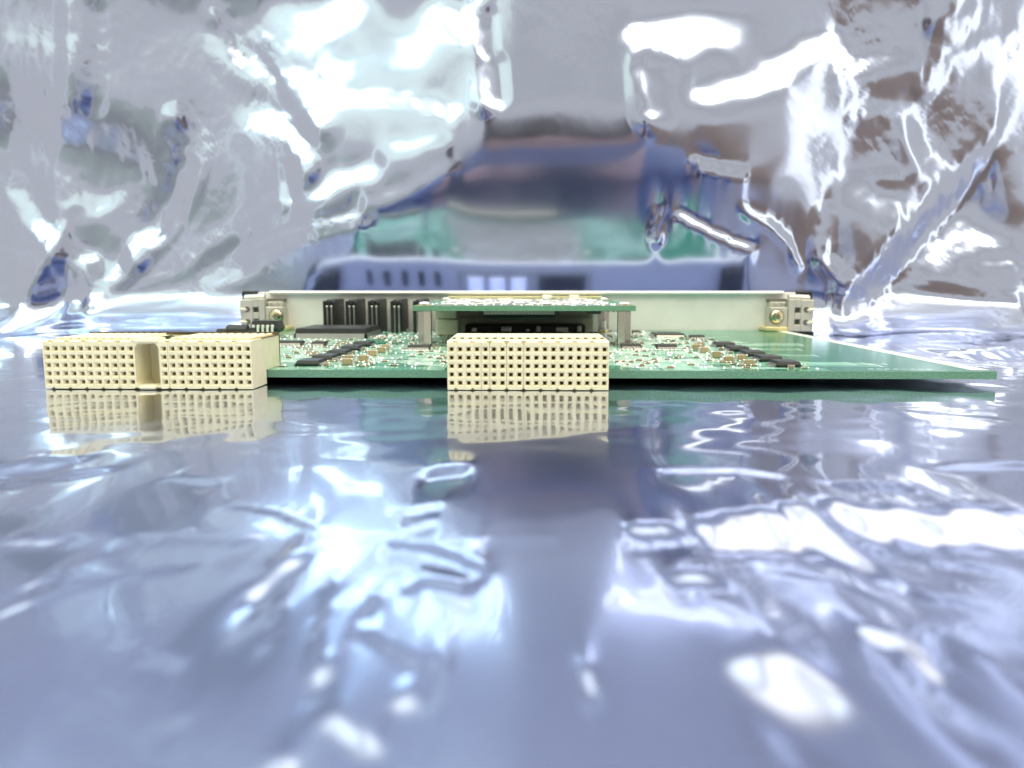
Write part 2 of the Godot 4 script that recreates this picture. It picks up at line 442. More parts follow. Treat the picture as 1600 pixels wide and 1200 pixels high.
# the same on the part that lies flat: points are (across, away from the viewer)
const FLOOR_FOLDS := [
	[[-14.6, 61.8, -11.0, 45.7], 6.18, 14.48, 0.33],
	[[-40.0, 61.2, -31.0, 66.0], 2.57, 6.84, 0.33],
	[[66.1, 113.9, 72.3, 135.1], 6.36, 33.89, 0.33],
	[[-72.4, 101.9, -64.6, 102.1], 0.72, 2.99, 0.84],
	[[-69.4, 94.9, -57.5, 97.9], 0.51, 2.01, 0.58],
	[[-13.3, 98.1, -8.2, 101.1], 0.52, 2.12, 0.80],
	[[-52.1, 70.4, -45.0, 70.6], 0.35, 1.01, 0.80],
	[[-42.5, 60.1, -42.1, 60.8], 0.38, 0.96, 0.84],
	[[-40.6, 61.5, -40.5, 61.4], 0.39, 0.99, 0.84],
	[[-41.1, 54.8, -39.4, 57.7], 0.31, 0.72, 0.80],
	[[-39.7, 52.8, -39.0, 59.6, -35.1, 62.5, -30.3, 64.4], 0.54, 1.33, 0.44],
	[[-36.2, 69.3, -35.7, 71.2, -34.2, 70.3], 0.25, 0.73, 0.80],
	[[-45.5, 70.0, -27.0, 71.3], 0.69, 2.03, 0.41],
	[[-34.7, 82.4, -27.8, 79.7, -21.1, 73.4], 0.24, 0.78, 0.61],
	[[-47.1, 94.4, -39.5, 92.3], 0.33, 1.26, 0.51],
	[[-13.2, 81.2, -9.9, 83.7], 0.36, 1.23, 0.58],
	[[-13.2, 73.2, -9.9, 77.4], 0.23, 0.72, 0.58],
	[[-22.3, 60.0, -21.5, 64.3], 0.89, 2.30, 0.95],
	[[-13.4, 70.7, -8.2, 69.0, -3.5, 63.5, -4.4, 60.1, -8.4, 61.3, -9.8, 59.7], 0.43, 1.13, 0.63],
	[[-9.5, 64.9, -5.8, 62.7], 0.40, 1.05, 0.15],
	[[-16.1, 58.4, -16.3, 60.1], 0.37, 0.92, 0.80],
	[[-14.5, 46.5, -15.5, 53.1, -16.5, 58.8], 0.47, 1.04, 0.60],
	[[-13.6, 46.1, -13.5, 45.9], 0.67, 1.31, 1.00],
	[[-12.4, 55.2, -12.5, 57.8], 0.38, 0.90, 0.84],
	[[-12.5, 52.3, -10.2, 50.2, -7.7, 47.5], 0.41, 0.85, 0.63],
	[[-6.3, 48.2, -5.4, 45.1, -5.8, 42.0], 0.41, 0.78, 0.63],
	[[-7.6, 42.8, -7.2, 42.9], 0.67, 1.21, 0.81],
	[[-11.5, 41.2, -9.5, 39.1, -8.6, 38.5], 0.47, 0.80, 0.90],
	[[-13.3, 36.5, -13.0, 36.6], 0.58, 0.91, 0.95],
	[[-18.8, 51.5, -18.8, 54.1, -20.0, 56.4], 0.39, 0.88, 0.61],
	[[-25.8, 48.0, -23.4, 47.2], 0.43, 0.87, 0.54],
	[[-21.1, 40.6, -20.4, 40.6], 0.49, 0.84, 0.52],
	[[-25.9, 41.7, -34.1, 48.7], 1.03, 1.97, 0.38],
	[[18.3, 72.7, 24.6, 74.8, 29.0, 75.7, 31.5, 70.8], 1.16, 3.51, 1.09],
	[[28.4, 78.2, 30.5, 78.2], 0.82, 2.64, 1.09],
	[[33.0, 79.2, 39.0, 77.8, 46.6, 76.9, 54.1, 78.3], 1.09, 3.49, 1.09],
	[[10.8, 74.3, 14.8, 74.6], 0.52, 1.60, 0.84],
	[[13.6, 68.3, 23.3, 70.6, 29.9, 68.6], 0.43, 1.22, 0.12],
	[[16.2, 50.7, 15.4, 40.6], 2.85, 5.51, 0.47],
	[[15.7, 45.7, 18.1, 45.9], 1.81, 3.53, 1.06],
	[[25.3, 53.1, 27.6, 52.0, 26.0, 47.2], 0.63, 1.34, 1.00],
	[[30.5, 54.3, 27.4, 48.1], 0.50, 1.07, 1.03],
	[[12.5, 62.5, 16.7, 61.7], 0.55, 1.42, 0.80],
	[[17.0, 64.8, 22.1, 66.6, 26.8, 63.8, 29.9, 58.7, 30.5, 55.0], 0.33, 0.83, 0.54],
	[[4.1, 46.5, 4.0, 44.8], 0.54, 1.04, 0.90],
	[[32.4, 50.9, 33.6, 47.9], 0.35, 0.73, 0.61],
	[[17.7, 99.1, 27.9, 98.6, 32.6, 94.5], 0.34, 1.34, 0.60],
	[[36.9, 89.2, 46.2, 90.0], 0.35, 1.28, 0.80],
	[[9.8, 71.0, 14.9, 71.9], 0.31, 0.93, 0.51],
	[[2.3, 71.6, -7.7, 69.9], 0.44, 1.28, 0.37],
	[[39.0, 70.0, 44.0, 68.4], 0.42, 1.21, 0.51],
	[[33.4, 72.6, 37.7, 72.3], 0.32, 0.95, 0.80],
	[[33.3, 61.4, 36.9, 60.1], 0.48, 1.22, 0.47],
	[[34.5, 55.3, 35.3, 54.2], 0.44, 1.00, 0.44],
	[[75.7, 148.9, 89.0, 142.0], 0.50, 2.90, 0.61],
	[[54.9, 101.7, 70.4, 105.7], 0.36, 1.50, 0.54],
	[[311.2, 796.7, 487.5, 1012.2, 657.1, 1015.8], 1.95, 71.88, 0.80],
	[[192.9, 503.2, 372.4, 722.4, 563.2, 870.1], 1.11, 29.30, 0.60],
	[[151.0, 376.6, 232.8, 465.4], 0.70, 11.59, 0.80],
	[[173.8, 335.2, 246.4, 378.7], 0.60, 8.46, 0.58],
	[[138.8, 250.7, 182.5, 279.6], 0.67, 7.05, 0.80],
	[[-315.0, 453.7, -265.0, 493.4, -178.1, 456.6], 1.00, 18.61, 0.58],
	[[-262.3, 367.8, -238.4, 410.2], 0.84, 12.89, 0.80],
]

# ------------------------------------------------------------------ the film: one sheet, unrolled as (across, along), that lies flat, turns up in a round bend and stands
const FLAT_END := 361.0
const BEND := 22.0


func steps(marks: Array) -> PackedFloat32Array:
	# marks: [position, step there], steps change evenly between marks
	var out := PackedFloat32Array([marks[0][0]])
	var p: float = marks[0][0]
	var i := 0
	while i < marks.size() - 1:
		var t := clampf((p - marks[i][0]) / (marks[i + 1][0] - marks[i][0]), 0.0, 1.0)
		p += lerpf(marks[i][1], marks[i + 1][1], t)
		if p >= marks[i + 1][0]:
			i += 1
		out.append(p)
	while (out.size() - 1) % 16 != 0:
		p += marks[-1][1]
		out.append(p)
	return out


# slope that turns the film so far that a level look at it goes up by that many degrees
func wall_slope(h: float, degrees_up: float) -> float:
	return -tan((deg_to_rad(degrees_up) - atan((h - 25.0) / 372.0)) * 0.5)


func floor_slope(s: float, much: float) -> float:
	var down := atan(25.2 / maxf(s, 20.0))
	var aim := lerpf(down, deg_to_rad(58.0), (much - 0.3) / 0.7) if much > 0.3 else down - (0.3 - much)
	return 1.1 * tan((aim - down) * 0.5)


const BULGE := [[0.0, 0.34], [35.0, 0.33], [70.0, 0.27], [84.0, 0.18], [98.0, 0.06], [114.0, -0.04], [130.0, -0.03], [150.0, 0.05], [168.0, 0.12], [400.0, 0.12]]


func base_slope(x: float, s: float) -> float:
	var bend_end := FLAT_END + BEND * PI / 2
	if s > FLAT_END + BEND * 0.6:
		var h := BEND + s - bend_end
		var side := smoothstep(95.0, 165.0, absf(x - 12.0)) * (1.0 - smoothstep(142.0, 166.0, h))
		var middle := 0.0
		for k in BULGE.size() - 1:
			if h >= BULGE[k][0]:
				middle = lerpf(BULGE[k][1], BULGE[k + 1][1], smoothstep(BULGE[k][0], BULGE[k + 1][0], h))
		return lerpf(middle, wall_slope(h, 32.0 if x < 0.0 else 29.0), side)
	return 0.0


func build_film() -> void:
	var bend_end := FLAT_END + BEND * PI / 2
	var xs := steps([[-460.0, 8.0], [-270.0, 1.3], [-60.0, 0.8], [-42.0, 0.32], [42.0, 0.32], [60.0, 0.8], [270.0, 1.3], [460.0, 8.0]])
	var ss := steps([[-160.0, 16.0], [10.0, 6.0], [30.0, 0.35], [60.0, 0.35], [120.0, 0.8], [FLAT_END, 1.1], [bend_end, 1.0], [bend_end + 150.0, 1.1], [bend_end + 235.0, 3.0]])
	var nx := xs.size()
	var ns := ss.size()
	# how the sheet is tilted along its length, on every second line of the grid
	var mx := (nx + 1) / 2
	var ms := (ns + 1) / 2
	var want := PackedFloat32Array()
	want.resize(mx * ms)
	for j in ms:
		for i in mx:
			want[j * mx + i] = base_slope(xs[2 * i], ss[2 * j])
	paint(want, mx, ms, xs, ss, WALL_FOLDS, bend_end - BEND, true)
	paint(want, mx, ms, xs, ss, FLOOR_FOLDS, 0.0, false)
	# heights whose slopes come nearest to that, coarse lines first
	var height := PackedFloat32Array()
	for level in [[16, 500], [8, 300], [4, 150], [2, 40]]:
		height = relax(want, mx, xs, ss, level[0], height, level[1])
	var wide := FastNoiseLite.new()
	wide.seed = 11
	wide.noise_type = FastNoiseLite.TYPE_SIMPLEX_SMOOTH
	wide.fractal_type = FastNoiseLite.FRACTAL_FBM
	wide.fractal_octaves = 2
	wide.frequency = 0.010
	wide.domain_warp_enabled = true
	wide.domain_warp_amplitude = 18.0
	wide.domain_warp_frequency = 0.02
	var fine := FastNoiseLite.new()
	fine.seed = 23
	fine.noise_type = FastNoiseLite.TYPE_SIMPLEX_SMOOTH
	fine.fractal_octaves = 2
	fine.frequency = 0.05
	var d := PackedFloat32Array()
	d.resize(nx * ns)
	for j in ns:
		var s := ss[j]
		var on_wall := smoothstep(FLAT_END, bend_end + 12.0, s)
		for i in nx:
			var x := xs[i]
			var h := lift(height, mx, ms, i, j)
			var under := smoothstep(150.0, 125.0, absf(x)) * smoothstep(95.0, 125.0, s) * (1.0 - smoothstep(350.0, 365.0, s))
			var mirror := smoothstep(140.0, 90.0, absf(x - 12.0)) * on_wall * (1.0 - smoothstep(60.0, 100.0, s - bend_end))
			var calm := maxf(under * 0.93, mirror * 0.93)
			var far := smoothstep(60.0, 200.0, s)
			var centre := lerpf(1.0, 0.25, smoothstep(150.0, 100.0, absf(x - 12.0)))
			var a := lerpf(0.03, lerpf(0.09, 1.1 * centre, on_wall), far) * (1.0 - calm)
			var stretch := lerpf(0.35, 1.0, on_wall)
			h += a * (1.3 * wide.get_noise_2d(x * stretch, s) + 0.06 * fine.get_noise_2d(x * stretch, s * 1.2) * far)
			h += 0.10 * under * fine.get_noise_2d(x * 0.9, s * 0.9)
			d[j * nx + i] = h
	ridges(d, xs, ss, WALL_FOLDS, bend_end - BEND)
	var pos := PackedVector3Array()
	pos.resize(nx * ns)
	for j in ns:
		var s := ss[j]
		var at := Vector3(0, -0.35, -s)
		var up := Vector3.UP
		if s > bend_end:
			at = Vector3(0, BEND + s - bend_end - 0.35, -FLAT_END - BEND)
			up = Vector3.BACK
		elif s > FLAT_END:
			var t := (s - FLAT_END) / BEND
			at = Vector3(0, BEND * (1.0 - cos(t)) - 0.35, -FLAT_END - BEND * sin(t))
			up = Vector3(0, cos(t), sin(t))
		for i in nx:
			pos[j * nx + i] = (at + up * d[j * nx + i] + Vector3(xs[i], 0, 0)) * MM
	var nor := PackedVector3Array()
	nor.resize(nx * ns)
	for j in ns:
		var j0 := maxi(j - 1, 0)
		var j1 := mini(j + 1, ns - 1)
		for i in nx:
			var across := pos[j * nx + mini(i + 1, nx - 1)] - pos[j * nx + maxi(i - 1, 0)]
			var along := pos[j1 * nx + i] - pos[j0 * nx + i]
			nor[j * nx + i] = across.cross(along).normalized()
	var ind := PackedInt32Array()
	ind.resize((nx - 1) * (ns - 1) * 6)
	var q := 0
	for j in ns - 1:
		for i in nx - 1:
			var a := j * nx + i
			ind[q] = a
			ind[q + 1] = a + nx
			ind[q + 2] = a + 1
			ind[q + 3] = a + 1
			ind[q + 4] = a + nx
			ind[q + 5] = a + nx + 1
			q += 6
	var arrays := []
	arrays.resize(Mesh.ARRAY_MAX)
	arrays[Mesh.ARRAY_VERTEX] = pos
	arrays[Mesh.ARRAY_NORMAL] = nor
	arrays[Mesh.ARRAY_INDEX] = ind
	var mesh := ArrayMesh.new()
	mesh.add_surface_from_arrays(Mesh.PRIMITIVE_TRIANGLES, arrays)
	var o := put("antistatic_film", mesh, M.film, self, "structure")
	o.set_meta("label", "crumpled bluish silver antistatic film under and behind the circuit board")
	o.set_meta("category", "film")


func paint(want: PackedFloat32Array, mx: int, ms: int, xs: PackedFloat32Array, ss: PackedFloat32Array, folds: Array, offset: float, standing: bool) -> void:
	var bent := FastNoiseLite.new()
	bent.seed = 7
	bent.noise_type = FastNoiseLite.TYPE_SIMPLEX_SMOOTH
	bent.fractal_octaves = 1
	bent.frequency = 0.32
	for f in folds:
		var pts: Array = f[0]
		var rx: float = f[1]
		var rs: float = f[2]
		var much: float = f[3]
		var x0 := 1e9
		var x1 := -1e9
		var s0 := 1e9
		var s1 := -1e9
		for k in range(0, pts.size(), 2):
			x0 = minf(x0, pts[k] - rx * 1.7)
			x1 = maxf(x1, pts[k] + rx * 1.7)
			s0 = minf(s0, pts[k + 1] + offset - rs * 1.7)
			s1 = maxf(s1, pts[k + 1] + offset + rs * 1.7)
		for j in range(maxi(0, ss.bsearch(s0) / 2), mini(ms, ss.bsearch(s1) / 2 + 1)):
			for i in range(maxi(0, xs.bsearch(x0) / 2), mini(mx, xs.bsearch(x1) / 2 + 1)):
				var p := Vector2(xs[2 * i] / rx, (ss[2 * j] - offset) / rs)
				p += (0.4 if standing else 0.4) * Vector2(bent.get_noise_2d(p.x, p.y), bent.get_noise_2d(p.x + 90.0, p.y))
				var near := 1e9
				for k in range(0, pts.size() - 2, 2):
					var a := Vector2(pts[k] / rx, pts[k + 1] / rs)
					var ab := Vector2(pts[k + 2] / rx, pts[k + 3] / rs) - a
					var t := clampf((p - a).dot(ab) / maxf(ab.length_squared(), 1e-6), 0.0, 1.0)
					near = minf(near, (p - a - ab * t).length())
				var w := smoothstep(1.8, 0.1, near)
				if w > 0.0:
					var at := j * mx + i
					var goal := wall_slope(ss[2 * j] - offset, 8.0 + 38.0 * much) if standing else floor_slope(ss[2 * j], much)
					want[at] = lerpf(want[at], goal, w)


# folds that run up the sheet stand out as ridges or lie in as valleys
func ridges(d: PackedFloat32Array, xs: PackedFloat32Array, ss: PackedFloat32Array, folds: Array, offset: float) -> void:
	var nx := xs.size()
	for f in folds:
		var pts: Array = f[0]
		var r: float = f[1] * 1.8
		if r > 7.5 or pts.size() < 4:
			continue
		var run := Vector2(pts[-2] - pts[0], pts[-1] - pts[1])
		var steep := absf(run.y) / maxf(run.length(), 0.01)
		var tall: float = (0.26 if f[3] > 0.5 else -0.26) * r * smoothstep(0.3, 0.9, steep)
		if tall == 0.0:
			continue
		var x0 := 1e9
		var x1 := -1e9
		var s0 := 1e9
		var s1 := -1e9
		for k in range(0, pts.size(), 2):
			x0 = minf(x0, pts[k] - r * 2)
			x1 = maxf(x1, pts[k] + r * 2)
			s0 = minf(s0, pts[k + 1] + offset - r * 2)
			s1 = maxf(s1, pts[k + 1] + offset + r * 2)
		for j in range(maxi(0, ss.bsearch(s0)), mini(ss.size(), ss.bsearch(s1))):
			for i in range(maxi(0, xs.bsearch(x0)), mini(nx, xs.bsearch(x1))):
				var p := Vector2(xs[i], ss[j] - offset)
				var near := 1e9
				for k in range(0, pts.size() - 2, 2):
					var a := Vector2(pts[k], pts[k + 1])
					var ab := Vector2(pts[k + 2], pts[k + 3]) - a
					var t := clampf((p - a).dot(ab) / maxf(ab.length_squared(), 1e-6), 0.0, 1.0)
					near = minf(near, (p - a - ab * t).length())
				near /= r * 2.0
				if near < 1.0:
					var q := 1.0 - near * near
					d[j * nx + i] += tall * q * q


func relax(want: PackedFloat32Array, mx: int, xs: PackedFloat32Array, ss: PackedFloat32Array, stride: int, from: PackedFloat32Array, rounds: int) -> PackedFloat32Array:
	var nx := (xs.size() - 1) / stride + 1
	var ns := (ss.size() - 1) / stride + 1
	var k := stride / 2
	var bend_end := FLAT_END + BEND * PI / 2
	var h := PackedFloat32Array()
	h.resize(nx * ns)
	if from.size():
		var cx := (nx - 1) / 2 + 1
		var cs := (ns - 1) / 2 + 1
		for j in ns:
			for i in nx:
				h[j * nx + i] = lift(from, cx, cs, i, j)
	var dx := PackedFloat32Array()
	for i in nx - 1:
		dx.append(xs[(i + 1) * stride] - xs[i * stride])
	var ds := PackedFloat32Array()
	for j in ns - 1:
		ds.append(ss[(j + 1) * stride] - ss[j * stride])
	# for each point: weights of its neighbours, wanted rise, pull to rest
	var rise := PackedFloat32Array()
	rise.resize(nx * ns)
	var pull := PackedFloat32Array()
	pull.resize(nx * ns)
	for j in ns:
		var s := ss[j * stride]
		for i in nx:
			if j < ns - 1:
				rise[j * nx + i] = 0.5 * (want[j * k * mx + i * k] + want[(j + 1) * k * mx + i * k]) * ds[j]
			var x := xs[i * stride]
			var under := smoothstep(150.0, 130.0, absf(x)) * smoothstep(105.0, 135.0, s) * (1.0 - smoothstep(345.0, 360.0, s))
			var near := clampf(s, 30.0, 200.0)
			var free := 1.0 / ((0.45 * near) * (0.45 * near)) if s < FLAT_END else lerpf(1.0 / 400.0, 1.0 / 40000.0, smoothstep(FLAT_END, bend_end + 10.0, s))
			pull[j * nx + i] = lerpf(free, 1.0, under)
	for r in rounds:
		for j in ns:
			var sj: float = (ds[mini(j, ns - 2)] + ds[maxi(j - 1, 0)]) * 0.5
			var row := j * nx
			var across := lerpf(0.05, 0.12, smoothstep(60.0, 160.0, ss[j * stride]))
			for i in nx:
				var at := row + i
				var xi: float = (dx[mini(i, nx - 2)] + dx[maxi(i - 1, 0)]) * 0.5
				var sum := 0.0
				var weight: float = pull[at] * xi * sj
				if i > 0:
					var w: float = across * sj / dx[i - 1]
					sum += w * h[at - 1]
					weight += w
				if i < nx - 1:
					var w: float = across * sj / dx[i]
					sum += w * h[at + 1]
					weight += w
				if j > 0:
					var w: float = xi / ds[j - 1]
					sum += w * (h[at - nx] + rise[at - nx])
					weight += w
				if j < ns - 1:
					var w: float = xi / ds[j]
					sum += w * (h[at + nx] - rise[at])
					weight += w
				h[at] += 1.75 * (sum / weight - h[at]) if r < rounds - 6 else 1.0 * (sum / weight - h[at])
	return h


# value between the lines of a grid with every second line (i, j count the fine lines)
func lift(c: PackedFloat32Array, cx: int, cs: int, i: int, j: int) -> float:
	var i0 := i / 2
	var j0 := j / 2
	if i % 2 == 0 and j % 2 == 0:
		return c[j0 * cx + i0]
	if j % 2 == 0:
		return between(c, j0 * cx, 1, i0, cx)
	if i % 2 == 0:
		return between(c, i0, cx, j0, cs)
	var a := between(c, maxi(j0 - 1, 0) * cx, 1, i0, cx)
	var b := between(c, j0 * cx, 1, i0, cx)
	var e := between(c, mini(j0 + 1, cs - 1) * cx, 1, i0, cx)
	var f := between(c, mini(j0 + 2, cs - 1) * cx, 1, i0, cx)
	return (9.0 * (b + e) - a - f) / 16.0


func between(c: PackedFloat32Array, start: int, step: int, k: int, count: int) -> float:
	var a := c[start + maxi(k - 1, 0) * step]
	var b := c[start + k * step]
	var e := c[start + mini(k + 1, count - 1) * step]
	var f := c[start + mini(k + 2, count - 1) * step]
	return (9.0 * (b + e) - a - f) / 16.0



# ------------------------------------------------------------------ the circuit board: one thing, all that is soldered or screwed to it are its parts
const TOP := 3.3          # top of the main board
const FRONT := -186.0     # its edge with the connectors
const REAR := -345.0      # where the front panel stands
const LEFT := -118.0
const RIGHT := 115.4


func build_board() -> void:
	var b := thing("circuit_board", "green circuit board with cream connectors, silver front panel and raised small board", "circuit board")
	var s := Shape.new()
	s.box(LEFT, RIGHT, TOP - 1.95, TOP - 0.03, REAR + 0.4, FRONT, 0.05)
	put("board_core", s, M.edge, b)
	s = Shape.new()
	s.quad(Vector3(RIGHT + 0.02, TOP - 1.9, REAR + 0.5), Vector3(RIGHT + 0.02, TOP - 0.04, REAR + 0.5), Vector3(RIGHT + 0.02, TOP - 0.04, FRONT - 1.0), Vector3(RIGHT + 0.02, TOP - 1.9, FRONT - 1.0), Vector3.RIGHT)
	s.box(RIGHT - 4.6, RIGHT - 0.1, TOP - 0.02, TOP + 0.03, REAR + 0.5, FRONT - 3.0, 0.0)
	put("tinned_edge_strip", s, M.bright_edge, b)
	build_solder_mask(b)
	build_connector(b, -19.0, 19, false)
	build_connector(b, -115.4, 25, true)
	build_panel(b)
	build_mezzanine(b)
	build_components(b)


func build_solder_mask(b: Node3D) -> void:
	# flat print of the top side: green mask, traces under it, pads and white ink
	var px := 8.0
	var w := int((RIGHT - LEFT) * px)
	var d := int((FRONT - REAR) * px)
	var im := Image.create(w, d, false, Image.FORMAT_RGB8)
	im.fill(Color(0.14, 0.48, 0.37))
	var rng := RandomNumberGenerator.new()
	rng.seed = 77
	var trace := Color(0.60, 0.82, 0.74)
	var plane := Color(0.25, 0.59, 0.48)
	var tin := Color(0.84, 0.87, 0.84)
	var ink := Color(0.90, 0.94, 0.91)
	# copper areas
	for k in 60:
		var x := rng.randi_range(0, int(w * 0.78))
		var y := rng.randi_range(0, d)
		im.fill_rect(Rect2i(x, y, rng.randi_range(40, 220), rng.randi_range(20, 120)), plane)
	# buses of traces that run together, straight, then at 45 degrees, then straight
	for k in 230:
		trace = Color(0.60, 0.82, 0.74) if k % 3 else Color(0.86, 0.95, 0.91)
		var x := rng.randf_range(0.02, 0.76) * w
		var y := rng.randf_range(0.0, 0.9) * d if k < 130 else rng.randf_range(0.45, 0.93) * d
		var many := rng.randi_range(4, 14)
		var along := rng.randf() < 0.5
		var l1 := rng.randf_range(40, 220)
		var l2 := rng.randf_range(10, 120)
		var l3 := rng.randf_range(30, 200)
		var turn := 1.0 if rng.randf() < 0.5 else -1.0
		for t in many:
			var p := Vector2(x, y) + (Vector2(t * 5, 0) if along else Vector2(0, t * 5))
			var dirs := [Vector2(0, 1), Vector2(turn, 1).normalized(), Vector2(0, 1)] if along else [Vector2(1, 0), Vector2(1, turn).normalized(), Vector2(1, 0)]
			for leg in 3:
				var l: float = [l1, l2, l3][leg]
				for q in int(l):
					p += dirs[leg]
					if p.x >= 1 and p.y >= 1 and p.x < w - 2 and p.y < d - 2:
						im.set_pixel(int(p.x), int(p.y), trace)
						im.set_pixel(int(p.x) + 1, int(p.y), trace)
						im.set_pixel(int(p.x), int(p.y) + 1, trace)
			im.fill_rect(Rect2i(int(p.x) - 2, int(p.y) - 2, 5, 5), tin)
	# vias and bare pads
	for k in 2600:
		var x := rng.randi_range(4, int(w * 0.80))
		var y := rng.randi_range(4, d - 8)
		im.fill_rect(Rect2i(x, y, 4, 4), tin)
	for k in 260:
		var x := rng.randi_range(4, int(w * 0.77))
		var y := rng.randi_range(4, d - 40)
		var across := rng.randf() < 0.5
		for t in rng.randi_range(2, 9):
			im.fill_rect(Rect2i(x + (t * 9 if across else 0), y + (0 if across else t * 9), 5, 12) if across else Rect2i(x, y + t * 9, 12, 5), tin)
	for k in 40:
		im.fill_rect(Rect2i(rng.randi_range(int(w * 0.8), w - 8), rng.randi_range(8, d - 8), 3, 3), Color(0.45, 0.68, 0.58))
	# white ink: outlines and short strokes, the broken line at the free corner, dashes by the panel
	for k in 150:
		var r := Rect2i(rng.randi_range(8, int(w * 0.76)), rng.randi_range(8, d - 40), rng.randi_range(14, 60), rng.randi_range(10, 40))
		im.fill_rect(Rect2i(r.position, Vector2i(r.size.x, 2)), ink)
		im.fill_rect(Rect2i(r.position + Vector2i(0, r.size.y), Vector2i(r.size.x, 2)), ink)
		im.fill_rect(Rect2i(r.position, Vector2i(2, r.size.y)), ink)
	for k in 8:
		im.fill_rect(Rect2i(int((86.0 + k * 2.1 - LEFT) * px), int((-191.0 - REAR) * px), 11, 6), ink)
	for k in 9:
		im.fill_rect(Rect2i(int((43.0 + k * 7.0 - LEFT) * px), int((-341.5 - REAR) * px), rng.randi_range(16, 46), 8), ink)
	for k in 14:
		im.fill_rect(Rect2i(int((62.0 + k * 2.6 - LEFT) * px), int((-318.0 - REAR) * px), rng.randi_range(5, 14), 7), ink)
	im.fill_rect(Rect2i(int((60.0 - LEFT) * px), int((-262.0 - REAR) * px), 330, 3), trace)
	var m := StandardMaterial3D.new()
	m.albedo_texture = ImageTexture.create_from_image(im)
	m.roughness = 0.16
	m.metallic_specular = 0.34
	var mesh := PlaneMesh.new()
	mesh.size = Vector2(RIGHT - LEFT - 0.1, FRONT - REAR - 0.5) * MM
	var o := put("solder_mask", mesh, m, b)
	o.position = Vector3((LEFT + RIGHT) / 2 - 0.02, TOP, (FRONT + REAR) / 2 + 0.2) * MM


